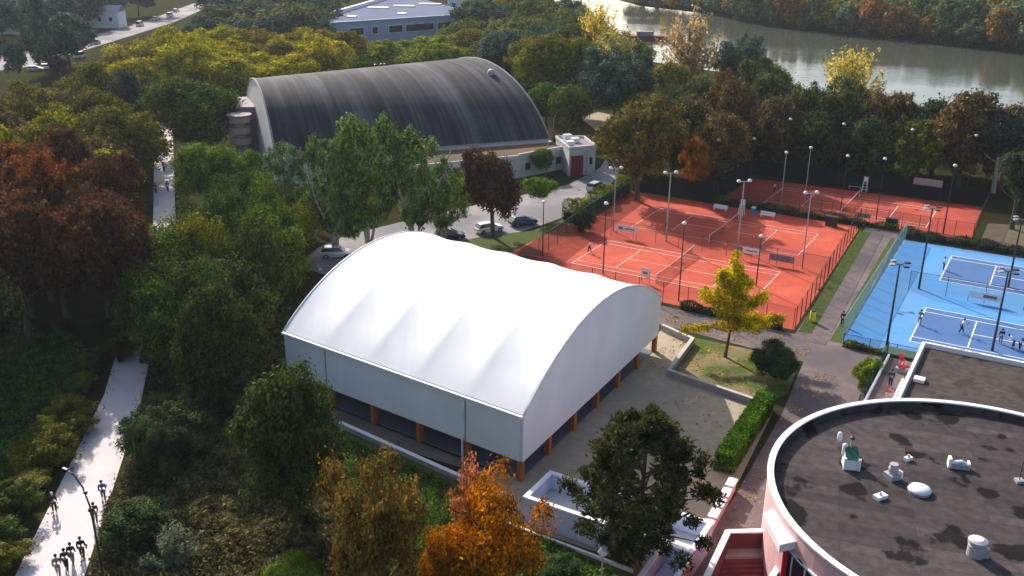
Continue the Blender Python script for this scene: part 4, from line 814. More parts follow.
def puffs(C, R, m, size, rng, flat=1.0, fill=.35, up=.2):
    out = []
    for c, r in zip(C, R):
        k = max(6, int(m*(r/np.mean(R))**2)); d = rng.normal(size=(k, 3)); d[:, 2] += .25; d /= np.linalg.norm(d, axis=1)[:, None]
        rr = r*(1-fill*rng.random(k)**1.5)*(1+.2*rng.normal(size=k)+.5*(rng.random(k) < .10)*rng.random(k)); P = c+d*rr[:, None]*np.array([1, 1, flat])
        N = d+rng.normal(size=(k, 3))*.4+np.array([0, 0, up]); N /= np.linalg.norm(N, axis=1)[:, None]
        out.append(leaf_quads(P, N, size*(.6+.8*rng.random(k)), rng))
    return np.concatenate(out)
def broad(seed, npf, m, size, prof=0, sparse=0):
    """unit crown: radius 1, z -1..1"""
    rng = np.random.default_rng(seed); C = []; R = []
    lob = rng.normal(size=(5, 3)); lob[:, 2] = np.abs(lob[:, 2])*.8; lob /= np.linalg.norm(lob, axis=1)[:, None]; la = rng.uniform(-.38, .36, 5)
    for i in range(npf):
        d = rng.normal(size=3); d /= np.linalg.norm(d)
        if d[2] < -.3 and rng.random() < .6: d[2] = -d[2]
        rad = 1+sum(a*max(0, d@l)**2 for a, l in zip(la, lob))
        if prof == 1: rad *= 1-.35*max(0, d[2])                       # broad at base, domed
        if prof == 2: h = d[2]; rad *= (1-.25*abs(h))
        r = rng.uniform(.11, .31); k = rng.uniform(.55, .98-r*.25) if rng.random() < .8 else rng.uniform(.1, .5)
        C.append(d*k*rad); R.append(r)
    v = puffs(np.array(C), np.array(R), m, size, rng)
    if not sparse:                       # larger leaf quads added inside the crown to block light
        k = m*6; d = rng.normal(size=(k, 3)); d /= np.linalg.norm(d, axis=1)[:, None]; P = d*(rng.random(k)**.4*.68)[:, None]; N = rng.normal(size=(k, 3)); N /= np.linalg.norm(N, axis=1)[:, None]
        v = np.concatenate([v, leaf_quads(P, N, np.full(k, size*1.6), rng)])
    return v
CR = {}
CR['fine'] = [quads_mesh('crown', broad(10+i, 90, 380, .040, i % 3)) for i in range(5)]
CR['mid'] = [quads_mesh('crown', broad(30+i, 75, 230, .052, i % 3)) for i in range(6)]
CR['far'] = [quads_mesh('crown', broad(50+i, 50, 110, .08, i % 3)) for i in range(6)]
CR['open'] = [quads_mesh('crown', broad(60+i, 75, 200, .040, 0, 1)) for i in range(3)]
def willow(seed, n=70, m=60, size=.05):
    rng = np.random.default_rng(seed); out = []
    for i in range(n):
        a = rng.uniform(0, 6.28); el = rng.uniform(.5, 1.45); L = rng.uniform(.75, 1.1); k = m
        s = rng.random(k)**.6*L; P = np.stack([np.cos(a)*np.cos(el)*s*1.15, np.sin(a)*np.cos(el)*s*1.15, -1+np.sin(el)*s*1.9], 1)+rng.normal(size=(k, 3))*.045*(.4+s[:, None])
        N = rng.normal(size=(k, 3)); N /= np.linalg.norm(N, axis=1)[:, None]; out.append(leaf_quads(P, N, size*(.5+rng.random(k)), rng, 2.2))
    return np.concatenate(out)
CR['willow'] = [quads_mesh('crown', willow(70+i)) for i in range(2)]
def pine(seed):
    rng = np.random.default_rng(seed); out = []; C = []
    for i in range(165):
        z = rng.uniform(-.92, .98); rm = (1-.62*((z+.55)/1.5)**2) if z > -.55 else .98-.5*(-.55-z)/.4
        rm = max(.15, rm)*rng.uniform(.75, 1.1) ; a = rng.uniform(0, 6.28); k = rng.random()**.45
        C.append((math.cos(a)*rm*k, math.sin(a)*rm*k, z))
    C = np.array(C); v = []
    for c in C:
        r = rng.uniform(.085, .15); k = 150; d = rng.normal(size=(k, 3)); d[:, 2] += .35; d /= np.linalg.norm(d, axis=1)[:, None]
        P = c+d*(r*rng.uniform(.3, 1.25, k))[:, None]*np.array([1, 1, .8]); t = d+rng.normal(size=(k, 3))*.3; N = np.cross(t, rng.normal(size=(k, 3))); N /= np.linalg.norm(N, axis=1)[:, None]
        v.append(leaf_quads(P, N, (.03)*(.7+.8*rng.random(k)), rng, 2.6))
    return np.concatenate(v), C
pv, PC = pine(5); CR['pine'] = [quads_mesh('crown', pv)]
def clumpy(seed, arms, m, size):
    rng = np.random.default_rng(seed); C = []; R = []
    for (a, z0, z1, L) in arms:
        for k in np.linspace(.08, 1, 8):
            C.append((math.cos(a)*L*k+rng.normal()*.04, math.sin(a)*L*k+rng.normal()*.04, z0+(z1-z0)*k+rng.normal()*.04)); R.append(rng.uniform(.09, .22)*(1.1-.25*k))
    return puffs(np.array(C), np.array(R), m, size, rng, .85, .7), C
garms = [(0.1, -.6, -.5, 1.0), (3.2, -.62, -.66, .98), (3.5, -.5, .25, .5), (5.2, -.6, -.35, .75), (1.8, -.5, -.2, .6), (4.4, -.3, .1, .45), (2.4, -.1, .45, .35), (.6, -.1, .3, .5), (1.5, 0, .98, .1), (4, .1, .9, .16), (.2, -.2, -.05, .62), (2.9, -.3, .1, .62), (4.8, .2, .65, .2), (1, -.45, -.6, .85), (3, .3, .6, .3)]
gv, GC_ = clumpy(9, garms, 330, .028); CR['ginkgo'] = [quads_mesh('crown', gv)]
def columnar(seed, m=200):
    rng = np.random.default_rng(seed); C = []; R = []
    for i in range(60): z = rng.uniform(-1, 1); r = (1-.75*max(0, z))*.75 if z > 0 else .75+.1*z; a = rng.uniform(0, 6.28); C.append((math.cos(a)*r*.75, math.sin(a)*r*.75, z*.9)); R.append(rng.uniform(.18, .3))
    return puffs(np.array(C), np.array(R), m, .08, rng, .5)
CR['column'] = [quads_mesh('crown', columnar(80, 60))]
def poplar_crown(seed, n=100, m=120):
    rng = np.random.default_rng(seed); C = []; R = []
    for i in range(n):
        z = rng.uniform(-.75, .95); r = .95*math.sqrt(max(.05, 1-((z-.15)/.95)**2)); a = rng.uniform(0, 6.28); k = rng.random()**.5
        C.append((math.cos(a)*r*k, math.sin(a)*r*k, z)); R.append(rng.uniform(.11, .2))
    return puffs(np.array(C), np.array(R), m, .048, rng, 1.2, .8)
CR['poplar'] = [quads_mesh('crown', poplar_crown(90+i)) for i in range(3)]
# trunks : unit height 1, radius scaled
def trunk_mesh(kind, seed):
    rng = random.Random(seed); mb = MB()
    if kind == 'stems':
        for k in range(3):
            a = k*2.1+seed; l = .10+.05*k; pts = [(.01*math.cos(a), .01*math.sin(a), 0), (l*.3*math.cos(a), l*.3*math.sin(a), .25), (l*math.cos(a), l*math.sin(a), .55), (l*1.6*math.cos(a), l*1.6*math.sin(a), .9)]
            mb.tube(pts, [.017, .014, .01, .004], 7)
            for j in range(5):
                z = .4+.1*j; b = rng.uniform(0, 6.28); q = (l*math.cos(a)*z*1.7, l*math.sin(a)*z*1.7, z); mb.tube([q, (q[0]+.1*math.cos(b), q[1]+.1*math.sin(b), z+.12)], [.005, .002], 5)
    else:
        lean = rng.uniform(-.03, .03)
        mb.tube([(0, 0, 0), (lean*.3, 0, .2), (lean, .01, .5), (lean, .01, .88)], [.030, .022, .015, .004], 8)
        for j in range(9):
            z = .28+.06*j; b = j*2.4+rng.random(); L = .26-.012*j; q = (lean*z, 0, z); mb.tube([q, (q[0]+L*.5*math.cos(b), L*.5*math.sin(b), z+.08), (q[0]+L*math.cos(b), L*math.sin(b), z+.2)], [.010, .007, .002], 6)
    me = D.meshes.new('trunk'); me.from_pydata(mb.v, [], mb.f); return me
TR = {}
for k in range(4): m_ = trunk_mesh('n', k); m_.materials.append(M['bark']); TR[('n', k)] = m_
for k in range(3): m_ = trunk_mesh('stems', k); m_.materials.append(M['pale_bark']); TR[('stems', k)] = m_
m_ = trunk_mesh('n', 1); m_.materials.append(M['pale_bark']); TR[('pale', 0)] = m_
def tree_at(x, y, H, Wd, col, label, kind='mid', name='tree', cat='tree', group=None, z0=.22, trunk='n', crown_off=(0, 0), rz=None, idx=None):
    t = thing(name, label, cat, (x, y, 0), group)
    ms = CR[kind]; me = ms[random.randrange(len(ms))] if idx is None else ms[idx]
    c = D.objects.new('crown' if cat != 'shrub' else 'foliage', me); COL.objects.link(c); c.parent = t
    ch = H*(1-z0); c.location = (crown_off[0], crown_off[1], H*z0+ch/2); q_ = random.uniform(.86, 1.16); c.scale = (Wd/2*q_, Wd/2/q_, ch/2); c.rotation_euler = (0, 0, random.uniform(0, 6.28) if rz is None else rz)
    j = random.uniform(.85, 1.15); c.color = (col[0]*j*random.uniform(.93, 1.07), col[1]*j, col[2]*j, 1)
    if trunk:
        k = [q for q in TR if q[0] == trunk]; k = k[random.randrange(len(k))]; b = D.objects.new('trunk' if cat != 'shrub' else 'stem', TR[k]); COL.objects.link(b); b.parent = t; b.scale = (H, H, H*.95)
    return t
def T(cx, cy, pw, H, col, label, kind=None, name='tree', zf=.58, **k):
    x, y, z = at(cx, cy, H*zf); d = proj((x, y, z))[2]; Wd = pw*d/F_
    kind = kind or ('fine' if d < 120 else 'mid' if d < 230 else 'far')
    return tree_at(x, y, H, Wd, col, label, kind, name, **k)
GRN = (.052, .088, .012); OLV = (.11, .105, .014); YG = (.19, .17, .012); RED = (.115, .042, .026); ORG = (.33, .125, .018); DK = (.030, .048, .018); GG = (.10, .13, .07); BRN = (.12, .075, .03); YEL = (.42, .30, .02); BLU = (.04, .062, .045)
# --- exclusion
HALLP = [HP(-.05, -.12), HP(1.1, -.12), HP(1.1, 1.08), HP(-.05, 1.08)]
ROADV = [(-20, 56), (45, 56), (62, 46), (92, 38), (145, 12), (190, -12), (216, -6), (160, 24), (100, 48), (78, 62), (55, 74), (40, 82), (-20, 86)]
def inpoly(x, y, P):
    c = False; n = len(P)
    for i in range(n):
        x1, y1 = P[i][:2]; x2, y2 = P[(i+1) % n][:2]
        if (y1 > y) != (y2 > y) and x < (x2-x1)*(y-y1)/(y2-y1)+x1: c = not c
    return c
PARKP = px(park); RIVP = px(riv+nearb)
BHP = [bar(0, 0)[:2], bar(1, 0)[:2], bar(1, 1)[:2], bar(0, 1)[:2]]
BHP = [(bar(0, 0)[0]-5, bar(0, 0)[1]-4), (bar(1, 0)[0]+4, bar(1, 0)[1]-6), (bar(1, 1)[0]+4, bar(1, 1)[1]), (bar(0, 1)[0]-4, bar(0, 1)[1])]
ROADP = [(-240, 246), (-175, 258), (-137, 258), (-128, 275), (-127, 320), (-123, 400), (-145, 560), (-170, 560), (-157, 405), (-155, 330), (-165, 294), (-240, 279)]
def shades_path(x, y, H, r):
    for k in range(1, 9):
        t = k/8; sx, sy = x+.454*1.7*H*t, y-.891*1.7*H*t
        if 44 < sy < 73 or 140 < sy < 176:
            for i in range(len(PATH)-1):
                a, b = Vector(PATH[i]), Vector(PATH[i+1]); p = Vector((sx, sy)); q = max(0, min(1, (p-a).dot(b-a)/(b-a).length_squared))
                if (p-(a+(b-a)*q)).length < 1.2+r*.3: return True
    return False
def blocked(x, y, mg=2.5):
    if 86 < y < 126 and x < -25: mg = min(mg, -1.2)
    if inpoly(x, y, HALLP) or inpoly(x, y, PARKP) or inpoly(x, y, RIVP) or inpoly(x, y, BHP) or inpoly(x, y, ROADP) or inpoly(x, y, wbp): return True
    for i in range(len(PATH)-1):
        a, b = Vector(PATH[i]), Vector(PATH[i+1]); p = Vector((x, y)); t = max(0, min(1, (p-a).dot(b-a)/(b-a).length_squared))
        if (p-(a+(b-a)*t)).length < 2+mg: return True
    u, v = UV((x, y))
    if -64 < u < 20 and 90 < v < 145 and u > -61-(v-98)*.1: return True
    if -48 < u < -6 and 140 < v < 166: return True
    return False
placed = []
def fill(poly, sp, Hs, Wk, pal, labels, group, kind='mid', name='tree', cat='tree', mg=2.5, zf=.58, cap=999, trunk='n', z0=.2):
    Hm = sum(Hs)/2; Pw = [at(a, b, Hm*zf) for a, b in poly]; x0, x1 = min(p[0] for p in Pw), max(p[0] for p in Pw); y0, y1 = min(p[1] for p in Pw), max(p[1] for p in Pw); n = 0
    y = y0
    while y < y1:
        x = x0+random.random()*sp
        while x < x1:
            X, Y = x+random.uniform(-.35, .35)*sp, y+random.uniform(-.35, .35)*sp; H = random.uniform(*Hs)
            q = proj((X, Y, H*zf))
            rp_ = sp*Wk/2*F_/q[2]
            if 128 < q[1] < 250 and abs(q[0]-165) < rp_*.85+9: x += sp; continue
            qt = proj((X, Y, H*.97))
            if q[2] < 420 and any(inpoly(qt[0]+f_*rp_, qt[1]+g_, ROADV) for f_ in (-.6, 0, .6) for g_ in (1, 5)): x += sp; continue
            if inpoly(q[0], q[1], poly) and not inpoly(q[0], q[1]-4, ROADV) and not blocked(X, Y, mg) and (H < 3.4 or not shades_path(X, Y, H, sp*Wk/2)) and all((X-a)**2+(Y-b)**2 > (min(sp, r)*.55)**2 for a, b, r in placed) and n < cap:
                k = random.choices(range(len(pal)), [p[1] for p in pal])[0]
                tree_at(X, Y, H, sp*Wk*random.uniform(.85, 1.2), pal[k][0], labels[k], kind, name, cat, group, trunk=trunk, z0=z0); placed.append((X, Y, sp)); n += 1
            x += sp
        y += sp*.87
    return n
# --- single trees
def TT(*a, **k):
    o = T(*a, **k); placed.append((o.location.x, o.location.y, 4+3*(a[3] > 10))); return o
TT(196, 108, 100, 15, (.06, .085, .018), 'big rounded green tree left of the dark arched hall', kind='fine', z0=.04)
TT(210, 168, 76, 11, (.07, .11, .018), 'bright green spreading tree below the big round one, left of the dark hall', kind='fine', z0=.04)
TT(128, 106, 44, 15, (.035, .045, .03), 'dark greyish tree at the bend of the upper promenade')
TT(250, 170, 40, 9, (.07, .11, .02), 'small bright green tree below the beige balcony tower')
TT(285, 178, 46, 11, GG, 'silvery green poplar in front of the left gable of the dark hall', kind='poplar', trunk='pale')
TT(332, 190, 68, 15, (.095, .13, .045), 'tall pale-trunked poplar, leftmost of the row in front of the dark roof', kind='poplar', trunk='stems', z0=.16, name='poplar_tree')
TT(366, 176, 84, 17, (.09, .13, .035), 'tallest pale-trunked poplar in front of the dark roof', kind='poplar', trunk='stems', z0=.16, name='poplar_tree')
TT(412, 182, 78, 16, (.085, .125, .04), 'wide multi-stemmed poplar right of the tallest one', kind='poplar', trunk='stems', z0=.16, name='poplar_tree')
TT(443, 203, 52, 11, (.10, .14, .035), 'low poplar at the right end of the row behind the white hall', kind='poplar', trunk='stems', name='poplar_tree')
TT(350, 222, 40, 7, (.09, .13, .03), 'small bushy poplar sprout under the tall poplars', kind='poplar', trunk='stems', name='poplar_tree')
TT(493, 186, 60, 12.5, (.045, .026, .018), 'dark wine-red tree beside the parked cars', z0=.12)
TT(539, 192, 38, 6.5, (.10, .15, .02), 'small green tree on the grass by the lane', z0=.35)
TT(541, 158, 28, 5.5, (.06, .09, .03), 'green shrub tree against the white annex wall')
TT(582, 216, 24, 4.0, (.025, .04, .02), 'dark round bush at the left clay court fence', z0=.0, trunk=None, cat='shrub', name='bush')
TT(547, 102, 48, 12, (.075, .125, .025), 'round clipped bright green tree at the right end of the dark hall')
TT(526, 84, 26, 9, (.07, .12, .025), 'small round green tree behind the dark hall roof edge', )
TT(519, 70, 30, 9, (.08, .115, .02), 'light green tree farthest along the dark roof edge')
TT(552, 62, 74, 19, OLV, 'big olive tree with yellowing top behind the round clipped tree')
TT(571, 108, 46, 14, (.07, .085, .02), 'green tree between the olive tree and the service building')
TT(598, 38, 50, 22, (.40, .31, .08), 'tall feathery yellow tree at the river bank, left one', kind='willow')
TT(614, 58, 54, 18, (.26, .21, .08), 'feathery tan tree below the tall yellow one near the river', kind='willow')
TT(690, 50, 72, 22, (.34, .27, .15), 'tall bare-looking willow with fan of fine branches at the river', kind='willow')
TT(672, 82, 52, 14, (.14, .13, .035), 'olive yellow tree at the foot of the bare willow')
TT(852, 84, 62, 19, (.42, .34, .10), 'pale yellow willow standing against the river on the right', kind='willow')
TT(857, 104, 50, 12, (.15, .10, .035), 'brownish tree under the pale yellow willow')
TT(740, 68, 46, 15, (.06, .08, .055), 'grey green tree at the river bank right of the bare willow')
TT(638, 72, 38, 13, (.04, .055, .035), 'dark tree in front of the moored boat')
TT(592, 84, 24, 6, (.025, .03, .025), 'dark round bush beside the sandy clearing', name='bush')
TT(625, 88, 36, 9, YG, 'yellow green tree right of the sandy clearing')
TT(640, 146, 72, 15, (.085, .07, .022), 'large brown green tree at the far left corner of the clay courts')
TT(697, 160, 32, 11, (.20, .085, .025), 'small orange tree in front of the dark woods')
TT(768, 96, 50, 14, (.11, .12, .02), 'yellow green tree in the woods right of centre')
TT(463, 47, 18, 8, (.55, .26, .01), 'small bright orange tree behind the dark roof ridge')
TT(418, 54, 56, 9, (.14, .155, .018), 'yellow green tree in front of the warehouse, right of the two')
TT(384, 58, 50, 9, (.14, .155, .018), 'yellow green tree in front of the warehouse, left of the two')
TT(328, 42, 26, 12, BLU, 'dusky grey green tree at the left end of the warehouse')
TT(40, 32, 30, 22, BLU, 'tall dark columnar tree beyond the upper left road', kind='column')
TT(14, 60, 30, 12, BLU, 'dark tree at the upper left picture edge beside the road')
TT(56, 65, 22, 7, (.02, .028, .02), 'dark roadside bush beside the white van', name='bush')
TT(1003, 140, 66, 15, (.035, .04, .03), 'dark tree with pale leaning trunk at the right end of the woods', trunk='pale', z0=.35)
TT(1022, 178, 50, 13, (.035, .045, .025), 'dark tree at the right picture edge behind the blue courts', z0=.3)
TT(778, 364, 46, 3.8, (.028, .045, .018), 'round dark bush at the corner of the lawn by the plaza', z0=0, trunk=None, cat='shrub', name='bush', zf=.5)
TT(870, 375, 36, 3.2, (.10, .13, .025), 'yellow green bush beside the narrow terrace', z0=0, trunk=None, cat='shrub', name='bush', zf=.5, kind='fine')
TT(292, 436, 118, 12, (.045, .062, .018), 'large dark green tree at the left corner of the white hall', z0=.12)
TT(380, 532, 108, 12.5, (.105, .070, .022), 'large rust brown tree at the bottom centre', kind='open', z0=.05)
TT(448, 562, 70, 7, (.20, .09, .02), 'orange brown tree low at the bottom between the rust and bright orange trees', kind='open', z0=.05)
TT(490, 541, 108, 9.5, (.27, .10, .022), 'bright orange autumn tree below the front corner of the white hall', kind='open', z0=.08)
TT(470, 492, 50, 9, (.27, .12, .065), 'slender pinkish orange tree top against the hall apron', kind='willow', zf=.7)
# pine
px0 = at(637, 580); pt = tree_at(px0[0], px0[1], 12.6, 0, DK, 'large dark pine in front of the courtyard and lavender terrace', 'pine', 'pine_tree', z0=.13, trunk=None, rz=.4)
cr = [c for c in D.objects if c.parent == pt][0]; cr.scale = (4.85, 4.85, 4.8); cr.location = (0, 0, 7.7); cr.color = (.045, .046, .018, 1)
mb = MB().tube([(0, 0, 0), (.05, 0, 3), (-.05, .05, 7), (.05, 0, 11.8)], [.32, .25, .17, .05], 10)
ca, sa = math.cos(.4), math.sin(.4)
for c in PC[::3]:
    x, y, z = c[0]*4.85, c[1]*4.85, 7.7+c[2]*4.8; x, y = x*ca-y*sa, x*sa+y*ca; mb.tube([(0, 0, max(1.8, z-1.4)), (x*.5, y*.5, z-.6), (x, y, z)], [.09, .05, .02], 5)
mb.build('trunk', 'bark', pt, world=False)
# yellow tree
yx = at(725, 357); yt = tree_at(yx[0], yx[1], 10.6, 0, YEL, 'yellow green autumn tree with uneven limbs on the small lawn', 'ginkgo', 'tree', z0=.2, trunk=None, rz=0)
cr = [c for c in D.objects if c.parent == yt][0]; cr.scale = (4.8, 4.8, 4.5); cr.location = (.35, 0, 6.3); cr.color = (.31, .235, .018, 1)
mb = MB().tube([(0, 0, 0), (.15, 0, 1.6), (.3, .0, 3.6), (.4, .05, 7), (.45, 0, 10)], [.2, .15, .12, .08, .03], 8)
for a, z0_, z1_, L in garms:
    b = (.35+math.cos(a)*L*4.5, math.sin(a)*L*4.5, 6.3+z1_*4.3); mb.tube([(.3, 0, max(2.6, 6.3+z0_*4.3-.9)), (.35+(b[0]-.35)*.5, b[1]*.5, (6.3+z0_*4.3+b[2])/2-.2), b], [.08, .05, .02], 6)
mb.build('trunk', 'bark', yt, world=False)
# --- woods
LR = ['rust-red tree in the dense wood left of the promenade', 'dark brown tree in the dense wood left of the promenade', 'dull green tree in the red wood left of the promenade']
fill([(-60, 172), (60, 168), (128, 196), (150, 232), (125, 300), (70, 335), (-60, 345)], 5.6, (12, 16), 1.55, [((.115, .046, .020), 4), ((.070, .034, .020), 3), ((.045, .040, .018), 1)], LR, 'trees of the red wood at the left', mg=2)
LO = ['olive tree on the upper left slope above the red wood', 'yellow green tree on the upper left slope above the red wood', 'brownish tree on the upper left slope above the red wood']
fill([(-60, 112), (20, 96), (70, 88), (100, 84), (118, 120), (142, 170), (140, 192), (60, 160), (-60, 168)], 7.5, (10, 15), 1.5, [((.095, .088, .018), 4), ((.15, .15, .014), 3), ((.095, .07, .03), 2)], LO, 'trees on the upper left slope', mg=1.5, z0=.06)
LY = ['yellow green tree in the avenue behind the dark arched hall', 'olive brown tree in the avenue behind the dark arched hall']
fill([(92, 42), (250, 40), (335, 42), (345, 74), (250, 80), (130, 78), (88, 66)], 9.5, (11, 15), 1.4, [((.22, .19, .014), 5), ((.13, .11, .02), 2)], LY, 'avenue of yellowing trees', kind='mid')
LF = ['dusky far tree beyond the avenue at the top of the picture', 'dull green far tree beyond the avenue at the top of the picture']
fill([(190, 22), (240, 2), (330, -6), (330, 14), (300, 30), (200, 42)], 15, (12, 16), 1.3, [(BLU, 3), ((.08, .085, .03), 2)], LF, 'far trees beyond the avenue', kind='far')
fill([(-30, 8), (80, -2), (185, -12), (300, -12), (330, -6), (200, 8), (100, 34), (60, 42), (-30, 52)], 17, (12, 17), 1.15, [(BLU, 4), ((.06, .08, .035), 2)], ['dusky tree beyond the upper left road', 'dull green tree beyond the upper left road'], 'trees beyond the upper left road', kind='far')
LT = ['dull green tree between the warehouse and the river', 'dark tree between the warehouse and the river', 'yellowing tree between the warehouse and the river']
fill([(455, 40), (470, 25), (480, -5), (560, -8), (560, 15), (640, 55), (650, 75), (610, 90), (575, 60), (520, 60), (470, 62)], 12, (11, 16), 1.3, [((.075, .085, .022), 3), (BLU, 3), ((.13, .12, .025), 1)], LT, 'trees between the warehouse and the river', kind='mid')
fill([(345, 50), (455, 48), (465, 60), (400, 66), (340, 66)], 10, (7, 9.5), 1.4, [((.13, .15, .02), 1)], ['yellow green tree below the warehouse wall'], 'trees below the warehouse wall', kind='mid')
LW = ['dark green tree in the wood between tennis courts and river', 'brown green tree in the wood between tennis courts and river', 'yellowing tree in the wood between tennis courts and river']
fill([(655, 112), (700, 97), (770, 98), (900, 116), (1060, 128), (1060, 196), (985, 190), (960, 175), (880, 160), (740, 150), (650, 168), (660, 130)], 8, (12, 16), 1.3, [((.045, .055, .022), 5), ((.085, .058, .026), 4), ((.10, .10, .022), 1)], LW, 'trees of the wood beyond the tennis courts', kind='mid', z0=.04)
fill([(625, 108), (660, 92), (660, 140), (618, 128)], 8, (6, 9), 1.3, [((.07, .10, .03), 1)], ['low green tree beside the sandy clearing'], 'low trees by the clearing', kind='mid')
LB = ['dusky green tree on the far river bank', 'rust coloured tree on the far river bank', 'golden tree on the far river bank', 'grey green bushy tree on the far river bank']
for i in range(len(riv)-1):
    a, b = Vector(px(riv)[i]), Vector(px(riv)[i+1]); L_ = (b-a).length; d_ = (b-a).normalized(); n_ = Vector((-d_.y, d_.x)); n_ = n_ if n_.y > 0 else -n_; q_ = 0
    while q_ < L_:
        p_ = a+d_*q_+n_*random.uniform(2.5, 5); qq = proj((p_.x, p_.y, 5)); st_ = random.uniform(6, 10)
        if 560 < qq[0] < 1060 and qq[1] > -8:
            k_ = random.choices(range(4), (5, 2, 1.2, 2.5))[0]; tree_at(p_.x, p_.y, random.uniform(8, 15), st_*1.5, ((.055, .07, .03), (.16, .09, .03), (.30, .22, .03), (.10, .12, .075))[k_], LB[k_], 'far', 'tree', 'tree', 'trees on the far river bank', z0=0); placed.append((p_.x, p_.y, 8))
        q_ += st_
fill([(600, -14), (1070, -14), (1070, 44), (900, 28), (767, 14), (700, 2), (640, -6)], 12.5, (13, 18), 1.3, [((.07, .09, .035), 6), ((.16, .10, .035), 2), ((.24, .19, .03), 1), ((.09, .11, .07), 2)], LB, 'trees on the far river bank', kind='far', z0=.05)
LH = ['mid green tree on the slope between promenade and white hall', 'yellowish tree on the slope between promenade and white hall', 'dark green tree on the slope between promenade and white hall']
fill([(150, 232), (185, 205), (240, 196), (300, 215), (305, 240), (262, 300), (225, 350), (130, 366), (104, 330), (118, 270)], 4.8, (8, 12.5), 1.9, [((.07, .095, .018), 5), ((.11, .112, .018), 1.4), ((.035, .048, .014), 3)], LH, 'trees on the slope beside the promenade', kind='open', mg=1.2, z0=.04)
LS = ['yellow green roadside shrub along the left edge of the promenade', 'rusty shrub along the left edge of the promenade', 'dull green shrub along the left edge of the promenade']
fill([(-30, 500), (40, 440), (85, 360), (128, 340), (120, 385), (60, 470), (10, 590), (-30, 590)], 2.2, (1.4, 3.0), 1.5, [((.085, .082, .018), 4), ((.085, .055, .02), 2), ((.045, .055, .015), 4)], LS, 'shrubs along the left edge of the promenade', kind='mid', name='shrub', cat='shrub', mg=.8, zf=.4, trunk=None, z0=0)
fill([(110, 590), (112, 500), (138, 430), (150, 385), (235, 370), (215, 410), (160, 480), (140, 590)], 3.4, (1.8, 4.2), 1.4, [((.04, .05, .02), 3), ((.085, .08, .03), 1)], ['dark shrub along the right edge of the promenade', 'dull olive shrub along the right edge of the promenade'], 'shrubs along the right edge of the promenade', kind='mid', name='shrub', cat='shrub', mg=2.0, zf=.4, trunk=None, z0=0)
TT(152, 446, 50, 6, (.028, .04, .018), 'dark drooping tree at the right edge of the promenade', z0=.05)
TT(172, 552, 60, 3, (.10, .115, .075), 'grey green feathery bush at the lower left', kind='willow', z0=0, trunk=None, cat='shrub', name='bush', zf=.4)
TT(295, 572, 60, 2.2, (.10, .13, .025), 'bright green leafy bush at the bottom edge left of the rust tree', kind='fine', z0=0, trunk=None, cat='shrub', name='bush', zf=.4)
TT(617, 550, 26, 2.6, DK, 'dark bush behind the white globe lamp', z0=0, trunk=None, cat='shrub', name='bush', zf=.4)
TT(560, 575, 50, 2.2, DK, 'dark low bush at the bottom edge between orange tree and globe lamp', z0=0, trunk=None, cat='shrub', name='bush', zf=.4)
# --- hedges
def hedge(p, q, wd, h, col, label, n, size=.11, z0=0.0, clip=True):
    p = Vector(p[:2]); q = Vector(q[:2]); rng = np.random.default_rng(int(p.x*10) & 999); L = (q-p).length; d = (q-p).normalized(); nn = Vector((-d.y, d.x))
    s = rng.random(n)*L; face = rng.random(n); side = (rng.random(n)-.5)*wd; z = rng.random(n)*h
    a = face < .45; z[a] = h+rng.normal(size=a.sum())*.05; b = (face >= .45) & (face < .7); side[b] = wd/2; c = (face >= .7) & (face < .95); side[c] = -wd/2
    e = face >= .95; s[e] = np.where(rng.random(e.sum()) < .5, 0, L)
    if not clip: z *= .8+.35*np.sin(s*1.3)*np.sin(s*.57+1); side *= 1+.3*np.sin(s*2.1)
    P = np.stack([p.x+d.x*s+nn.x*side, p.y+d.y*s+nn.y*side, z], 1)+rng.normal(size=(n, 3))*.05
    N = rng.normal(size=(n, 3))*.7+np.stack([nn.x*np.sign(side)*(b | c), nn.y*np.sign(side)*(b | c), a*1.0], 1); N /= np.linalg.norm(N, axis=1)[:, None]
    t = thing('hedge', label, 'hedge', (p.x, p.y, 0)); me = quads_mesh('foliage', leaf_quads(P-np.array([p.x, p.y, 0]), N, size*(.6+.8*rng.random(n)), rng)); o = D.objects.new('foliage', me); COL.objects.link(o); o.parent = t; o.color = (*col, 1)
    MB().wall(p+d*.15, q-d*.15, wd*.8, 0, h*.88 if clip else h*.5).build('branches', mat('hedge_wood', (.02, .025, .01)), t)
hedge(W(-18.9, 66.6), W(-19.2, 79.0), 1.5, 1.7, (.045, .088, .014), 'clipped green hedge between courtyard and asphalt walkway', 16000)
hedge(W(-61.0, 121), W(-60.5, 141), 1.6, 2.6, (.12, .13, .022), 'yellow green overgrown hedge along the left clay court fence', 9000, .16, clip=False)
hedge(W(-34.5, 97.9), W(-23, 97.7), .7, .9, (.03, .045, .018), 'low dark hedge at the near side of the clay courts behind the yellow tree', 5000, .12, clip=False)
hedge(W(-45.5, 142.2), W(-18.8, 141.9), .7, 1.0, (.08, .085, .025), 'low scrubby hedge between front and back clay courts', 7000, .13, clip=False)
hedge(W(-18, 140.2), W(6, 140.2), 1.4, 1.1, (.045, .05, .02), 'dark scrub hedge at the far side of the blue courts', 7000, .15, clip=False)
hedge(W(-16.3, 97.0), W(-11.4, 96.8), .5, .6, (.08, .09, .025), 'weedy low hedge at the near corner of the blue courts', 1500, .12, clip=False)
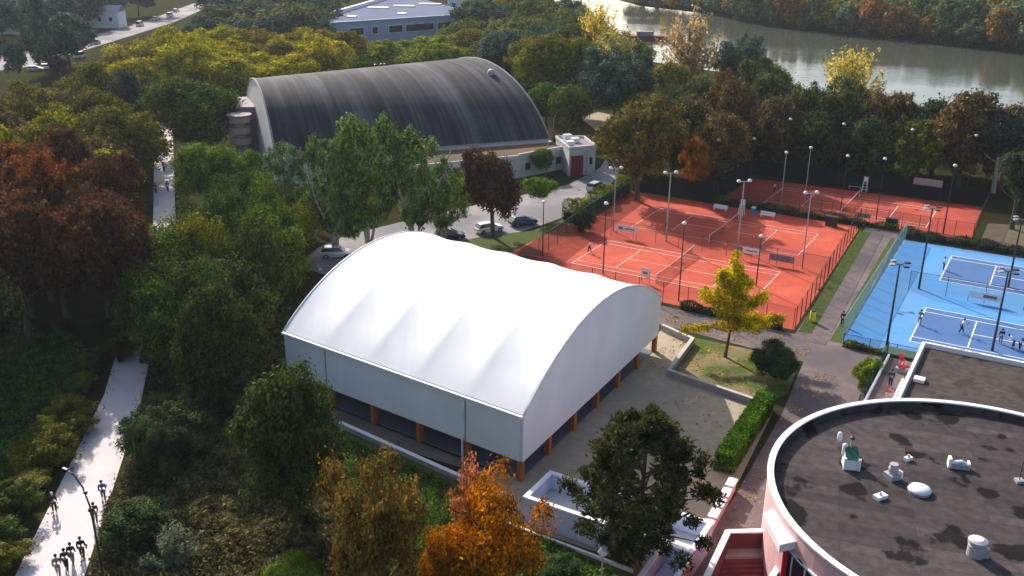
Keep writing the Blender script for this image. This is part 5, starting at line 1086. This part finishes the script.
# --- ground cover (uncountable)
def cover(poly, n, hmax, size, col, label, seed):
    rng = np.random.default_rng(seed); Pw = px(poly); x0, x1 = min(p[0] for p in Pw), max(p[0] for p in Pw); y0, y1 = min(p[1] for p in Pw), max(p[1] for p in Pw); pts = []
    while len(pts) < n:
        x, y = rng.uniform(x0, x1), rng.uniform(y0, y1)
        if inpoly(x, y, Pw) and not blocked(x, y, .1): pts.append((x, y))
    P = np.array(pts); h = hmax*(.35+.65*(np.sin(P[:, 0]*.9)*np.sin(P[:, 1]*.8+1)*.5+.5)); z = rng.random(n)**.7*h
    P = np.c_[P, z]; N = rng.normal(size=(n, 3))+np.array([0, 0, .6]); N /= np.linalg.norm(N, axis=1)[:, None]
    o = D.objects.new('undergrowth', quads_mesh('undergrowth', leaf_quads(P, N, size*(.5+rng.random(n)), rng, 2.2))); COL.objects.link(o); o.color = (*col, 1); tag(o, label, None, None, 'stuff')
cover([(85, 600), (110, 500), (170, 400), (250, 400), (280, 470), (330, 500), (340, 600)], 60000, .9, .17, (.085, .075, .036), 'tangled brown green undergrowth right of the promenade', 1)
cover([(-40, 520), (-40, 330), (70, 330), (100, 370), (50, 470), (20, 540)], 40000, .5, .15, (.035, .065, .018), 'dark green rough grass left of the promenade', 2)
cover([(100, 380), (150, 330), (300, 300), (320, 370), (260, 400), (180, 420)], 25000, .6, .18, (.04, .05, .02), 'shaded undergrowth beneath the slope trees', 3)
cover([(352, 432), (470, 492), (540, 535), (610, 570), (610, 600), (430, 600), (330, 500)], 30000, .35, .12, (.05, .085, .02), 'green grass strip below the hall apron', 4)
# --- past 300 trees: the smallest in view become one wood
def app(o):
    c = [q for q in o.children if q.name.startswith('crown')][0]; p = proj((o.location.x, o.location.y, c.location.z))
    if not (-60 < p[0] < 1084 and -40 < p[1] < 640): return 0
    return c.scale.x*F_/p[2]
alltrees = [o for o in D.objects if o.parent is None and o.get('category') == 'tree']
alltrees.sort(key=app, reverse=True); rest = alltrees[288:]; V = []; TC = []
for o in rest:
    c = [q for q in o.children if q.name.startswith('crown')][0]
    if app(o) > 0:
        n = len(c.data.vertices); a = np.empty(n*3, np.float32); c.data.vertices.foreach_get('co', a); a = a.reshape(-1, 3)*np.array(c.scale)
        z = c.rotation_euler.z; R2 = np.array([[math.cos(z), -math.sin(z), 0], [math.sin(z), math.cos(z), 0], [0, 0, 1]]); a = a@R2.T+np.array(c.location)+np.array(o.location)
        V.append(a); TC.append(np.tile(np.array(c.color), (n, 1)))
    for q in list(o.children): D.objects.remove(q)
    D.objects.remove(o)
if V:
    me = quads_mesh('wood', np.concatenate(V)); ca_ = me.color_attributes.new('tint', 'FLOAT_COLOR', 'POINT'); ca_.data.foreach_set('color', np.concatenate(TC).astype(np.float32).ravel())
    me.materials.clear(); fm = leaf_mat('foliage_mixed'); nt = fm.node_tree; at_ = nt.nodes.new('ShaderNodeAttribute'); at_.attribute_name = 'tint'
    hs = [n for n in nt.nodes if n.type == 'HUE_SAT'][0]; nt.links.new(at_.outputs['Color'], hs.inputs['Color']); me.materials.append(fm)
    o = D.objects.new('wood', me); COL.objects.link(o); tag(o, 'far woods merging into one mass at the top of the picture', None, None, 'stuff')
def litter(areas, n, col, label, seed):
    rng = np.random.default_rng(seed); P = []
    for poly, k in areas:
        x0, x1 = min(p[0] for p in poly), max(p[0] for p in poly); y0, y1 = min(p[1] for p in poly), max(p[1] for p in poly); c = 0
        while c < n*k:
            x, y = rng.uniform(x0, x1), rng.uniform(y0, y1)
            if inpoly(x, y, poly) and math.sin(x*1.3+seed)*math.sin(y*1.1)+rng.normal()*.5 > .2: P.append((x, y, .065)); c += 1
    P = np.array(P); N = rng.normal(size=P.shape)*.25+np.array([0, 0, 1]); N /= np.linalg.norm(N, axis=1)[:, None]
    o = D.objects.new('fallen_leaves', quads_mesh('fallen_leaves', leaf_quads(P, N, .13*(.5+rng.random(len(P))), rng, 1.3))); COL.objects.link(o); o.color = (*col, 1); tag(o, label, None, None, 'stuff')
litter([(uvp([(-32, 82), (-20, 80.5), (-19.5, 91), (-33, 91)]), .35), (uvp([(-36, 92), (-19, 92), (-19, 97), (-36, 97)]), .25), (uvp([(-30, 57), (-19, 57), (-19, 79), (-28, 79)]), .2), (uvp([(-17.2, 55), (-14.5, 60), (-14.5, 90), (-18, 90)]), .2)], 2600, (.22, .15, .03), 'fallen yellow leaves on lawn, yard and walkway', 3)
litter([([(p[0], p[1]) for p in lft]+[(p[0]+.7, p[1]) for p in lft[::-1]], .5), ([(p[0]-.7, p[1]) for p in rgt]+[(p[0], p[1]) for p in rgt[::-1]], .5)], 1500, (.10, .06, .03), 'fallen brown leaves along both edges of the promenade', 5)
# ------------------------------------------------------------------ haze
HZ = D.materials.new('haze'); HZ.use_nodes = True; nt = HZ.node_tree; nt.nodes.clear(); out = nt.nodes.new('ShaderNodeOutputMaterial'); pv_ = nt.nodes.new('ShaderNodeVolumePrincipled'); pv_.inputs['Color'].default_value = (.78, .86, 1, 1); pv_.inputs['Density'].default_value = .00009; pv_.inputs['Anisotropy'].default_value = .3
nt.links.new(pv_.outputs[0], out.inputs['Volume'])
hz = MB().box((0, 1150, 22), (3060, 2760, 46)).build('haze', HZ); tag(hz, 'thin pale blue air haze over the far trees and river', None, None, 'stuff'); hz.color = (1, 1, 1, 1)
# ------------------------------------------------------------------ light, sky, camera
EL, AZ = math.radians(30.5), math.radians(117)
world = D.worlds.new('World'); sc.world = world; world.use_nodes = True; nt = world.node_tree; bg = nt.nodes['Background']; sky = nt.nodes.new('ShaderNodeTexSky'); sky.sky_type = 'NISHITA'; sky.sun_disc = False
sky.sun_elevation = EL; sky.sun_rotation = math.radians(90)-AZ; sky.air_density = 1.0; sky.dust_density = 3; sky.ozone_density = 1.0
nt.links.new(sky.outputs[0], bg.inputs[0]); bg.inputs[1].default_value = .14
sl = D.lights.new('sun', 'SUN'); sl.energy = 5.0; sl.angle = math.radians(.53); sl.color = (1, .93, .84); so = D.objects.new('sun', sl); COL.objects.link(so)
dv = Vector((math.cos(AZ)*math.cos(EL), math.sin(AZ)*math.cos(EL), math.sin(EL))); so.rotation_euler = dv.to_track_quat('Z', 'Y').to_euler(); so.location = dv*200
cam = D.cameras.new('camera'); co = D.objects.new('camera', cam); COL.objects.link(co); sc.camera = co
cam.sensor_width = 36; cam.lens = 36*F_/1024; cam.clip_end = 5000; cam.clip_start = .5
co.matrix_world = Matrix.Translation((0, 0, H_)) @ Matrix.Rotation(math.pi/2-P_, 4, 'X') @ Matrix.Rotation(-R_, 4, 'Z')
sc.render.resolution_x = 1024; sc.render.resolution_y = 576
sc.view_settings.view_transform = 'Standard'; sc.view_settings.look = 'None'; sc.view_settings.exposure = .5; sc.view_settings.gamma = 1
sc.cycles.max_bounces = 6; sc.cycles.transparent_max_bounces = 12; sc.cycles.volume_bounces = 0
